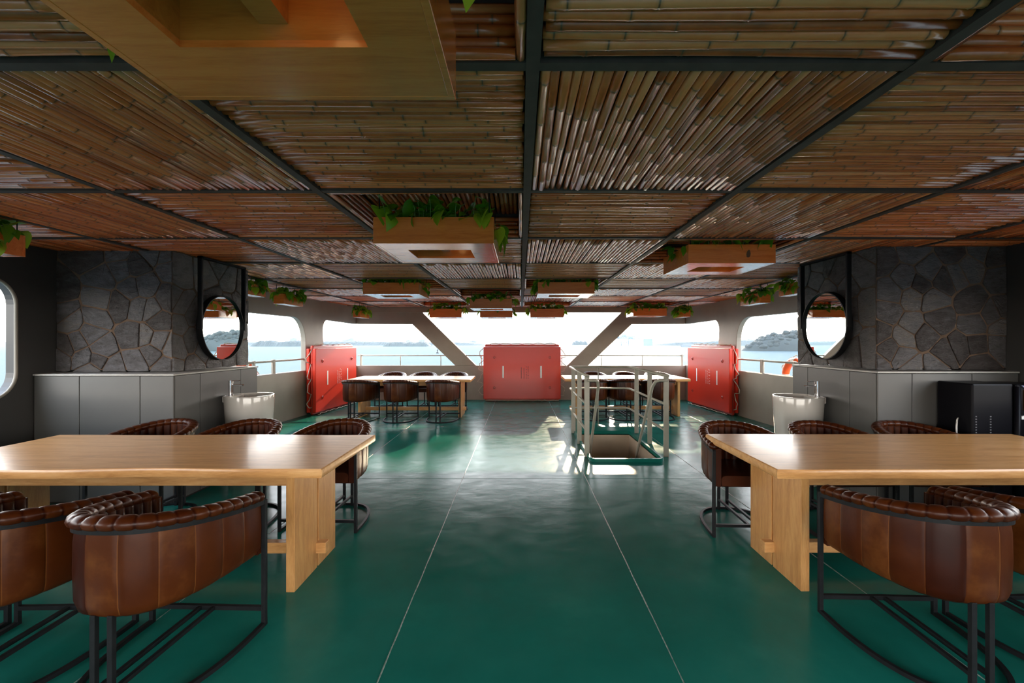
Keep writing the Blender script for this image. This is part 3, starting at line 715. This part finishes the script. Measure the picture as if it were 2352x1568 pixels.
def planter(cx, cy, z0, W, D, H, label, nleaf, single, seed, hole=True, trail=8, group='wooden planter boxes under the ceiling', top_room=.16):
    root = tag(empty('hanging_planter', (cx, cy, z0)), label, 'planter', group); rr = random.Random(seed)
    t = .018; hw, hd = W/2, D/2
    MB().box(-hw, hw, -hd, -hd+t, 0, H).build('side_board', M['ply_x'], root, bevel=.0015)
    MB().box(-hw, hw, hd-t, hd, 0, H).build('side_board', M['ply_x'], root, bevel=.0015)
    for s in (-1, 1):
        MB().box(*sorted((s*hw, s*(hw-t))), -hd+t, hd-t, 0, H).build('side_board', M['ply_x'], root, bevel=.0015)
    if hole:
        ax, ay = W*.28, D*.21; m = MB()
        m.box(-hw+t, -ax, -hd+t, hd-t, .001, .016); m.box(ax, hw-t, -hd+t, hd-t, .001, .016); m.box(-ax, ax, -hd+t, -ay, .001, .016); m.box(-ax, ax, ay, hd-t, .001, .016)
        m.build('bottom_board', M['ply_x'], root)
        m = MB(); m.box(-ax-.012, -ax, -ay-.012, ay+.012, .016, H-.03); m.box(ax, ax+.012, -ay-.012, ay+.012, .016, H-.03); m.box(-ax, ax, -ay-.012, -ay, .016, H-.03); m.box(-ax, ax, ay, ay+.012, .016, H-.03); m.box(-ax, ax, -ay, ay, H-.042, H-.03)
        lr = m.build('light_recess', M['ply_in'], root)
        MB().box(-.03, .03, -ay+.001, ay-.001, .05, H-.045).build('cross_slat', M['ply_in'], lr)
        ld = bpy.data.lights.new('recess_lamp', 'POINT'); ld.energy = .06; ld.color = (1, .55, .2); ld.shadow_soft_size = .03
        lo = bpy.data.objects.new('recess_lamp', ld); COL.objects.link(lo); lo.parent = root; lo.location = (.1, 0, H-.075)
    else:
        MB().box(-hw+t, hw-t, -hd+t, hd-t, .001, .016).build('bottom_board', M['ply_x'], root)
    MB().box(-hw+t, hw-t, -hd+t, hd-t, H-.028, H-.015).build('soil', M['soil'], root)
    for sx in (-1, 1):
        for sy in (-1, 1):
            MB().tube([(sx*(hw-.03), sy*(hd-.03), H-.03), (sx*(hw-.03), sy*(hd-.03), CZ+(.235 if W > .4 else .035)-z0)], .004, 6).build('hanging_rod', M['black_steel'], root)
    mj = MB(); ms = MB()
    for k in range(nleaf):
        edge = k < trail
        if edge:
            side = rr.choice((0, 0, 1, 1, 2, 3)); u = rr.uniform(-1, 1)
            if side < 2: s = 1 if side == 0 else -1; p = Vector((s*(hw+rr.uniform(0, .045)), u*hd*.8, H+rr.uniform(-.07, .05))); out = 0 if s > 0 else math.pi
            else: s = 1 if side == 2 else -1; p = Vector((u*hw, s*(hd+rr.uniform(0, .012)), H+rr.uniform(.0, .05))); out = math.pi/2*s
            rm = rot_rand(rr, out)
        else:
            p = Vector((rr.uniform(-hw*.95, hw*.95), rr.choice((-1, -1, 1))*hd*rr.uniform(.4, .98), H+min(top_room-.03, abs(rr.gauss(.06, .05))))); rm = rot_rand(rr)
        v_, f_, me = LEAVES[rr.randrange(6)]; sc_ = rr.uniform(.65, 1.2)
        mat = Matrix.Translation(p) @ rm @ Matrix.Scale(sc_, 4)
        q = Vector((max(-hw+.03, min(hw-.03, p.x*.92)), max(-hd+.03, min(hd-.03, p.y*.92)), H-.02))
        ms.tube([q, (q+p)/2+Vector((0, 0, .03)), p], .0022, 4)
        if single:
            o = link('leaf', me, root); o.matrix_basis = mat
        else:
            mj.add([mat @ Vector(a) for a in v_], f_, tone=rr.random())
    tag(ms.build('stems', M['stem'], root), kind='stuff')
    if not single: tag(mj.build('foliage', M['leaf'], root, smooth='all'), kind='stuff')
    return root
planter(-.52, .81, 2.12, .71, .72, .167, 'large wooden planter box directly over the aisle between the front tables', 16, True, 1, trail=5)
planter(-.548, 3.23, 2.118, .76, .72, .167, 'wooden planter box with big trailing pothos leaves, second along the aisle', 135, True, 2, trail=40)
kp = planter(1.885, 4.405, 2.197, .777, .71, .167, 'wooden planter box with a dark knot, hung near the cooler side mirror', 66, True, 3, trail=14, top_room=.10)
MB().prism([(.13,.055), (.145,.05), (.16,.06), (.165,.085), (.158,.115), (.148,.12), (.135,.105), (.128,.08)], lambda x, z: (x, -.3565, z), lambda x, z: (x, -.354, z)).build('dark_knot', base_mat('dark_wood_knot', (.12,.045,.012), .6)[0], kp)
planter(-1.85, 6.86, 2.178, .80, .70, .165, 'wooden planter box with dense dark leaves on the side without the stair hatch', 110, False, 4, trail=16, top_room=.1)
planter(.658, 6.86, 2.184, .81, .70, .165, 'wooden planter box beside the stair hatch with sunlit underside', 120, False, 5, trail=36, top_room=.1)
planter(-.52, 8.36, 2.085, .74, .70, .167, 'wooden planter box over the aisle between the rear tables', 100, False, 6, trail=26)
ROW = 'planter boxes in the row over the bow edge'
planter(-1.695, 10.65, 2.05, .73, .68, .19, 'wooden planter box above the rear table with no railing before it', 90, False, 7, trail=20, group=ROW)
planter(-.547, 10.65, 2.05, .74, .68, .17, 'wooden planter box hung straight before the flat-standing life float', 90, False, 8, trail=20, group=ROW)
planter(.607, 10.65, 2.05, .76, .68, .19, 'wooden planter box between the flat-standing life float and the slanting brace', 90, False, 9, trail=20, group=ROW)
planter(2.94, 10.65, 2.08, .76, .68, .17, 'wooden planter box above the rear table behind the stair railing', 90, False, 10, trail=20, group=ROW)
NAR = 'narrow planter boxes along the hull sides'
nar = [(-3.71, 3.03, 2.12, 'narrow wooden planter box by the rounded cabin window'), (-3.71, 6.18, 2.13, 'narrow wooden planter box just behind the pillar with no cooler'),
       (-3.71, 7.30, 2.08, 'narrow wooden planter box over the yellow-corded lifebuoy side'), (-3.71, 10.63, 2.05, 'narrow wooden planter box over the sunlit life float'),
       (3.71, 6.08, 2.13, 'narrow wooden planter box just behind the cooler side pillar'), (3.71, 7.20, 2.085, 'narrow wooden planter box between the cooler side pillar and the hull float'), (3.78, 10.63, 2.06, 'narrow wooden planter box over the float past the stair hatch')]
for k, (x, y, z, lb) in enumerate(nar):
    planter(x, y, z, .16, .62, .155, lb, 90, False, 30+k, hole=False, trail=50, group=NAR, top_room=.12)

# ------------------------------------------------------------------ tables
def slab_table(cx, cy, W, D, wave, seed, label, far=False):
    root = tag(empty('slab_table', (cx, cy, 0)), label, 'table', 'long wooden slab tables'); rr = random.Random(seed)
    hw, hd = W/2, D/2; n = 40; fr = []; bk = []
    a1, a2, p1, p2 = rr.uniform(1.5, 2.72), rr.uniform(4, 6), rr.uniform(0, 6), rr.uniform(0, 6)
    for i in range(n+1):
        x = -hw+W*i/n; ed = min(1, (hw-abs(x))/.25)
        fr.append((x, -hd+wave*ed*(.6*math.sin(a1*x+p1)+.35*math.sin(a2*x+p2)))); bk.append((x, hd+wave*.7*ed*(.6*math.sin(a2*.6*x+p2)+.3*math.sin(a1*2*x+p1))))
    poly = fr+bk[::-1]; c = lambda x, y, k: (x*(1-.004*k), y*(1-.006*k))
    m = MB(); N_ = len(poly); vs = []
    for (z, k) in ((.703,1.4), (.71,.3), (.735,0), (.752,.35), (.757,1.6)): vs += [(*c(x, y, k), z) for x, y in poly]
    fs = [tuple(range(N_-1, -1, -1)), tuple(range(4*N_, 5*N_))]+[(q*N_+i, q*N_+(i+1) % N_, (q+1)*N_+(i+1) % N_, (q+1)*N_+i) for q in range(4) for i in range(N_)]
    m.add(vs, fs).build('table_top', M['wood_x'], root, smooth=True)
    for s in (-1, 1):
        x = s*(hw-.22)
        MB().box(x-.026, x+.026, -.42, -.115, 0, .703).build('leg_plank', M['wood_z'], root, bevel=.003)
        MB().box(x-.026, x+.026, -.095, .18, 0, .703).build('leg_plank', M['wood_z'], root, bevel=.003)
        MB().box(x-.006, x+.006, -.117, -.093, .18, .70).build('leg_spline', M['wood_y'], root)
    MB().box(-hw+.13, hw-.13, -.135, -.075, .10, .17).build('stretcher', M['wood_x'], root, bevel=.003)
    for y in (-.37, .10):
        MB().box(-hw+.25, hw-.25, y, y+.04, .622, .703).build('apron', M['wood_x'], root, bevel=.002)
    return root
slab_table(-2.415, 3.14, 2.52, .98, .028, 2, 'long live-edge slab table on the side with the rounded cabin window')
slab_table(2.72, 3.15, 2.46, 1.02, .014, 9, 'long pale slab table in front of the black cooler')
slab_table(-2.18, 9.38, 2.42, .93, .01, 5, 'long slab table before the sunlit life float, clear of the stair hatch')
slab_table(2.14, 9.52, 2.5, .93, .01, 6, 'long slab table directly behind the stair hatch railing')

# ------------------------------------------------------------------ tub chairs
CA, CB, CN = .305, .60, 2.6
def upath(a, b, npts, y_front=.30, fr=None):
    fine = []
    for i in range(721):
        t = math.pi*i/720; c_, s_ = math.cos(t), math.sin(t)
        fine.append(Vector((a*math.copysign(abs(c_)**(2/CN), c_), y_front-b*abs(s_)**(2/CN), 0)))
    L = [0]
    for i in range(1, 721): L.append(L[-1]+(fine[i]-fine[i-1]).length)
    out = []; j = 0
    for k in range(npts):
        d = L[-1]*(fr[k] if fr else k/(npts-1))
        while j < 719 and L[j+1] < d: j += 1
        t = (d-L[j])/max(1e-9, L[j+1]-L[j]); out.append(fine[j].lerp(fine[j+1], min(1, max(0, t))))
    nrm = []
    for k in range(npts):
        tv = (out[min(k+1, npts-1)]-out[max(k-1, 0)]).normalized(); nrm.append(Vector((-tv.y, tv.x, 0))*-1)
    for k in range(npts):
        if nrm[k].dot(out[k]-Vector((0, .05, 0))) < 0: nrm[k] = -nrm[k]
    return out, nrm
def rimz(y): return .665+.085*(max(0, min(1, (.30-y)/.6)))**1.15
def make_chair():
    root = empty('tub_chair')
    rr = random.Random(5); bw = .022
    # frame
    P, Nn = upath(CA, CB, 61)
    def band(path, zf, h, wdt, close_ends=True):
        vs = []; fs = []; n = len(path[0])
        for p, q in zip(*path):
            z = zf(p.y)
            for du, dz in ((-wdt/2,0), (wdt/2,0), (wdt/2,h), (-wdt/2,h)): vs.append((p.x+q.x*du, p.y+q.y*du, z+dz))
        for i in range(n-1):
            for k in range(4): fs.append((i*4+k, i*4+(k+1) % 4, (i+1)*4+(k+1) % 4, (i+1)*4+k))
        fs += [(0,1,2,3), ((n-1)*4+3, (n-1)*4+2, (n-1)*4+1, (n-1)*4)]
        return MB().add(vs, fs)
    band((P, Nn), lambda y: rimz(y)-.022, .026, .018).build('top_band', M['black_steel'], root)
    band((P, Nn), lambda y: 0, .020, .020).build('base_loop', M['black_steel'], root)
    for s in (-1, 1):
        MB().box(s*CA-bw/2, s*CA+bw/2, .30-bw/2, .30+bw/2, 0, rimz(.3)).build('front_leg', M['black_steel'], root, bevel=.0015)
        MB().box(s*.036-bw/2, s*.036+bw/2, -.30-bw/2+.012, -.30+bw/2+.012, 0, .40).build('rear_leg', M['black_steel'], root, bevel=.0015)
        MB().box(s*.036-.009, s*.036+.009, -.29, .29, .082, .100).build('runner', M['black_steel'], root)
    MB().box(-CA+.011, CA-.011, .29, .31, .080, .102).build('front_stretcher', M['black_steel'], root)
    # outer leather panels, seams recessed
    npan = 11; per = 8; FQ = (0, .02, .06, .2, .5, .8, .94, .98); frl = [(p_+q_)/npan for p_ in range(npan) for q_ in FQ]+[1.0]
    P2, N2 = upath(CA-.010, CB-.012, npan*per+1, .288, frl)
    rows = [(.0,-.05), (.0,-.03), (.04,-.012), (.14,-.002), (.5,.002), (.85,.0), (1.0,-.006)]; vs = []; tone = []; fs = []
    tones = [rr.uniform(.05, .55) for _ in range(npan)]
    for i, (p, q) in enumerate(zip(P2, N2)):
        f = FQ[i % per]; puff = .005*(1-abs(2*f-1)**6) if i % per else .0
        zt = rimz(p.y)-.012; zb = .383
        for (v, du) in rows:
            z = zb+(zt-zb)*v; vs.append((p.x+q.x*(du+puff), p.y+q.y*(du+puff), z)); tone.append(tones[min(npan-1, i//per)] if i % per else tones[min(npan-1, i//per)]+.35)
    k = len(rows)
    for i in range(len(P2)-1):
        for j in range(k-1): fs.append((i*k+j, (i+1)*k+j, (i+1)*k+j+1, i*k+j+1))
    fs.append(tuple(i*k for i in range(len(P2))))
    MB().add(vs, fs, tone=tone).build('outer_shell', M['leather'], root, smooth='all')
    # rolled rim with stitched pleats
    nch = 24; per = 8; P3, N3 = upath(CA-.022, CB-.024, nch*per+1, .295); vs = []; fs = []; tone = []; n = 12
    for i, (p, q) in enumerate(zip(P3, N3)):
        f = (i % per)/per; sw = .86+.14*(math.sin(math.pi*f))**.45 if i % per else .84
        end = min(i, nch*per-i); sw *= min(1, .55+.12*end) if end < 4 else 1
        zc = rimz(p.y)+.021
        tn = .25+.25*((i//per*7919 % 13)/13)
        for a_ in range(n):
            an = 2*math.pi*a_/n
            u = .043*math.cos(an)*sw+.004; v = .031*math.sin(an)*sw
            vs.append((p.x+q.x*u, p.y+q.y*u, zc+v)); tone.append(tn if i % per else .05)
    T = len(P3)
    for i in range(T-1):
        for a_ in range(n): fs.append((i*n+a_, (i+1)*n+a_, (i+1)*n+(a_+1) % n, i*n+(a_+1) % n))
    fs += [tuple(range(n)), tuple((T-1)*n+a_ for a_ in range(n-1, -1, -1))]
    MB().add(vs, fs, tone=tone).build('rolled_rim', M['leather'], root, smooth='all')
    # channelled lining
    P4, N4 = upath(CA-.058, CB-.062, nch*per+1, .285); vs = []; fs = []; tone = []; hs = (0, .25, .5, .75, .92, 1)
    for i, (p, q) in enumerate(zip(P4, N4)):
        f = (i % per)/per; bl = .011*math.sin(math.pi*f)**.45 if i % per else .0
        zt = rimz(p.y)+.03
        for v in hs:
            bb = bl if v < .9 else (bl*.8 if v < .95 else -.030)
            vs.append((p.x-q.x*bb, p.y-q.y*bb, .42+(zt-.42)*v+(.008 if v == 1 else 0))); tone.append((.16+.28*((i//per*5 % 7)/7)) if i % per else .02)
    k = len(hs)
    for i in range(len(P4)-1):
        for j in range(k-1): fs.append((i*k+j, i*k+j+1, (i+1)*k+j+1, (i+1)*k+j))
    m = MB().add(vs, fs, tone=tone)
    for s in (-1, 1):
        m.box(*sorted((s*(CA-.012), s*(CA-.060))), .262, .292, .386, rimz(.29)+.01, tone=.2)
    m.build('channelled_lining', M['leather'], root, smooth=True)
    # seat cushion
    P5, N5 = upath(CA-.068, CB-.075, 41, .285); vs = []; fs = []; n5 = 41
    for z, du in ((.386,0), (.44,.004), (.458,-.006), (.466,-.03)): vs += [(p.x+q.x*du, p.y+q.y*du, z) for p, q in zip(P5, N5)]
    fs = [(q*n5+i, q*n5+(i+1) % n5, (q+1)*n5+(i+1) % n5, (q+1)*n5+i) for q in range(3) for i in range(n5)]+[tuple(range(3*n5, 4*n5)), tuple(range(n5-1, -1, -1))]
    MB().add(vs, fs, tone=.3).build('seat_cushion', M['leather'], root, smooth=True)
    return root
proto = make_chair(); used = [False]
def chair(x, y, rz, label, group):
    if not used[0]: o = proto; used[0] = True
    else: o = copy_tree(proto)
    o.location = (x, y, 0); o.rotation_euler = (0, 0, rz)
    tag(o, label, 'chair', group)
ordn = ['nearest the aisle', 'in the middle', 'furthest from the aisle']
def row(xs, y, rz, tl, side, group):
    for k, x in enumerate(xs): chair(x, y, rz+R((-2, 1.5, -1)[k % 3]), 'leather tub chair %s, %s of %s' % (ordn[k], side, tl), group)
TA, TB, TC, TD = 'the cabin window table', 'the cooler table', 'the sunlit float table', 'the hatch railing table'
row([-1.67, -2.35, -3.03], 2.12, 0, TA, 'stern side', 'chairs with backs to the viewer at the cabin window table')
row([1.957, 2.65, 3.35], 2.21, 0, TB, 'stern side', 'chairs with backs to the viewer at the cooler table')
row([-1.585, -2.37, -3.12], 3.88, math.pi, TA, 'bow side', 'chairs facing the viewer at the cabin window table')
row([1.80, 2.577, 3.306], 3.78, math.pi, TB, 'bow side', 'chairs facing the viewer at the cooler table')
row([-1.50, -2.31, -3.08], 8.65, 0, TC, 'stern side', 'chairs with backs to the viewer at the float table')
row([1.42, 2.04, 2.72], 8.88, 0, TD, 'stern side', 'chairs with backs to the viewer behind the stair railing')
row([-1.48, -2.18, -2.88], 10.28, math.pi, TC, 'bow side', 'chairs facing the viewer at the float table')
row([1.66, 2.39, 3.12], 10.35, math.pi, TD, 'bow side', 'chairs facing the viewer behind the stair railing')

# ------------------------------------------------------------------ sea, far shores, haze
WZ = -7.0
m = MB(); m.add([(-9000,-3000,WZ), (9000,-3000,WZ), (9000,15000,WZ), (-9000,15000,WZ)], [(0,1,2,3)])
tag(m.build('sea', M['water']), 'rippled pale blue sea reflecting the low sun', 'sea', kind='stuff')
def shore(name, x0, x1, Y, depth, h, seed, label, mat='forest', lumps=40, rise=None):
    """wooded strip of land: lumpy crown heights over a low bank"""
    rr = random.Random(seed); nx = lumps*4; ny = 4; vs = []; fs = []
    ph = [(rr.uniform(.5, 1.2)*k, rr.uniform(0, 6), 1/(k**.7)) for k in (1, 2, 3, 5, 8, 13, 21, 34)]
    for i in range(nx+1):
        u = i/nx; env = min(1, 9*u, 9*(1-u))**.6
        s = sum(a*math.sin(f*u*12+p) for f, p, a in ph)/3
        hh = h*env*(rise(u) if rise else 1)*(.78+.22*s+.10*rr.random())
        hh = max(hh, .3)
        for j in range(ny+1):
            v = j/ny; prof = (0, .78, 1.0, .95, 0)[j]
            vs.append((x0+(x1-x0)*u, Y+depth*v, WZ-.5+(hh+.5)*prof+(rr.uniform(-.06, .06)*hh if 0 < j < ny else 0)))
    for i in range(nx):
        for j in range(ny): fs.append((i*(ny+1)+j, (i+1)*(ny+1)+j, (i+1)*(ny+1)+j+1, i*(ny+1)+j+1))
    return tag(MB().add(vs, fs).build(name, M[mat]), label, 'land')
F = 1045.0
def wx(px, Y): return (px-1195)*Y/F
shore('wooded_shore', wx(300,1000), wx(1130,1000), 1000, 60, 10, 2, 'long hazy wooded shore behind the low city skyline', lumps=90)
shore('wooded_shore', wx(1480,950), wx(2400,950), 950, 60, 16, 8, 'hazy wooded ridge running beyond the port cranes', lumps=70, rise=lambda u: .6+.7*u)
shore('wooded_islet', wx(570,760), wx(696,760), 760, 30, 11, 4, 'low dark wooded islet off the city shore nearest the lifebuoy with yellow cord', lumps=26)
shore('wooded_islet', wx(876,760), wx(985,760), 760, 30, 9, 5, 'low dark wooded islet seen beside the slanting brace', lumps=26)
shore('wooded_islet', wx(1316,1000), wx(1352,1000), 1000, 30, 12, 12, 'tiny hazy islet near the sun glitter', lumps=8)
# big tree covered headland
def headland():
    rr = random.Random(3); root = tag(empty('wooded_headland', (wx(1830,420), 420, WZ)), 'tall tree covered headland behind the hull side float', 'land'); m = MB()
    MB().lathe([(52,-1), (49,2), (38,9), (20,12), (.1,13)], 26, sy=.4).build('bank', M['headland'], root, smooth='all')
    for k in range(260):
        a = rr.uniform(0, 2*math.pi); d = math.sqrt(rr.random())*46; x, y = d*math.cos(a), d*math.sin(a)*.38
        z = 13*(1-(d/52)**2)+rr.uniform(0, 5)*(1-(d/52)**2); r = rr.uniform(1.8, 3.4)
        n, mm = 9, 6; vs = []
        for i in range(mm+1):
            th = math.pi*i/mm
            for j in range(n):
                an = 2*math.pi*j/n; q = r*(1+rr.uniform(-.14, .14)); vs.append((x+q*math.sin(th)*math.cos(an), y+q*math.sin(th)*math.sin(an), z+q*.8*math.cos(th)))
        m.add(vs, [(i*n+j, i*n+(j+1) % n, (i+1)*n+(j+1) % n, (i+1)*n+j) for i in range(mm) for j in range(n)])
    tag(m.build('tree_crowns', M['headland'], root, smooth='all'), kind='stuff')
headland()
def building(px0, px1, top_px, Y, label, seed):
    x0, x1 = wx(px0, Y), wx(px1, Y); H = 1.5-(top_px-783)*Y/F-WZ; cx = (x0+x1)/2; hw = (x1-x0)/2
    root = tag(empty('apartment_block', (cx, Y, WZ)), label, 'building', 'buildings on the far city shore')
    rr = random.Random(seed)
    wl_ = MB().box(-hw, hw, 0, 14, 0, H*.9).build('walls', M['city'], root)
    MB().box(-hw*.4, hw*.5, 2, 10, H*.9, H).build('roof_house', M['city'], root)
    nfl = max(2, int(H*.9/3.2))
    for f_ in range(1, nfl): MB().box(-hw*.9, hw*.9, -.15, .05, f_*3.2, f_*3.2+1.3).build('window_band', M['crane'], wl_)
B = [(666,681,774,1075,'hazy square apartment block standing alone above the shore'), (703,714,772,1075,'hazy tower partly hidden by the hull pillar'), (786,800,778,1075,'low wing of the hazy stepped block'), (800,812,775,1075,'tall part of the hazy stepped block'), (932,942,779,1075,'small hazy block behind the islet'), (961,976,778,1075,'hazy broad-roofed block behind the islet'), (1078,1094,781,1075,'hazy flat block beside the flat-standing float'), (592,600,782,1075,'tiny hazy shed at the start of the shore')]
for k, b_ in enumerate(B): building(*b_, k)
def crane(px, Y, Hpx, W, label):
    H = Hpx*Y/F; root = tag(empty('port_crane', (wx(px, Y), Y, WZ)), label, 'crane', 'harbour gantry cranes')
    for sx in (-1, 1):
        for sy in (0, 12): MB().bar((sx*W/2, sy, 0), (sx*W/2, sy, H*.72), 1.0, 1.0).build('leg', M['crane'], root)
    MB().bar((-W*.9, 6, H*.6), (W*2.1, 6, H*.6), 2.4, 2.2).build('boom', M['crane'], root)
    MB().bar((-W/2, 6, H*.25), (W/2, 6, H*.25), 1.0, 1.0).build('portal_beam', M['crane'], root)
    MB().bar((0, 6, H*.6), (-W*.1, 6, H), 1.0, 1.0).build('mast', M['crane'], root)
    MB().bar((-W*.1, 6, H), (W*1.7, 6, H*.62), .6, .6).build('stay', M['crane'], root)
    MB().box(-W*.6, W*.2, 3, 9, H*.62, H*.75).build('machine_house', M['crane'], root)
crane(1422, 880, 30, 9, 'blue hazy gantry crane nearest the slanting brace')
crane(1437, 905, 34, 10, 'blue hazy gantry crane, tallest of the pair')
crane(1452, 930, 26, 9, 'blue hazy gantry crane furthest from the slanting brace')
mast = tag(empty('harbour_derrick', (wx(1488, 930), 930, WZ)), 'thin hazy derrick mast beyond the gantry cranes', 'crane')
MB().bar((0, 0, 0), (4, 0, 34), .8, .8).build('mast', M['crane'], mast); MB().bar((0, 0, 8), (-8, 0, 20), .6, .6).build('jib', M['crane'], mast); MB().box(-9, 9, -2, 2, 0, 14).build('base', M['crane'], mast)
by = tag(empty('channel_buoy', (wx(1005, 330), 330, WZ)), 'small dark channel buoy floating off the bow', 'buoy')
MB().lathe([(.001,-.3), (1.0,-.3), (1.0,.5), (.3,.9), (.22,2.72), (.001,3.1)], 12).build('float', M['black_steel'], by, smooth=True)
MB().box(-.45, .45, -.05, .05, 1.7, 2.3).build('topmark', M['black_steel'], by)
bt = tag(empty('ferry_boat', (wx(1580, 700), 700, WZ)), 'low hazy boat crossing before the wooded ridge', 'boat')
MB().prism([(-10,.2), (9,.2), (12,3), (-11,2.72)], lambda x, z: (x, -2, z), lambda x, z: (x, 2, z)).build('hull', M['city'], bt)
MB().box(-8, 5, -1.6, 1.6, 2.6, 5.2).build('cabin', M['city'], bt)
# sea haze: a real scattering layer over the distant water
mh = bpy.data.materials.new('sea_haze'); mh.use_nodes = True; ntz = mh.node_tree; ntz.nodes.clear()
oo = ntz.nodes.new('ShaderNodeOutputMaterial'); vs_ = ntz.nodes.new('ShaderNodeVolumeScatter'); vs_.inputs['Color'].default_value = (.72,.86,.98,1); vs_.inputs['Density'].default_value = .00012; vs_.inputs['Anisotropy'].default_value = .2
ntz.links.new(vs_.outputs[0], oo.inputs['Volume'])
tag(MB().box(-1600, 1600, 110, 1200, WZ+.2, 36).build('sea_haze', mh), 'pale blue haze over the distant water', 'haze', kind='stuff')
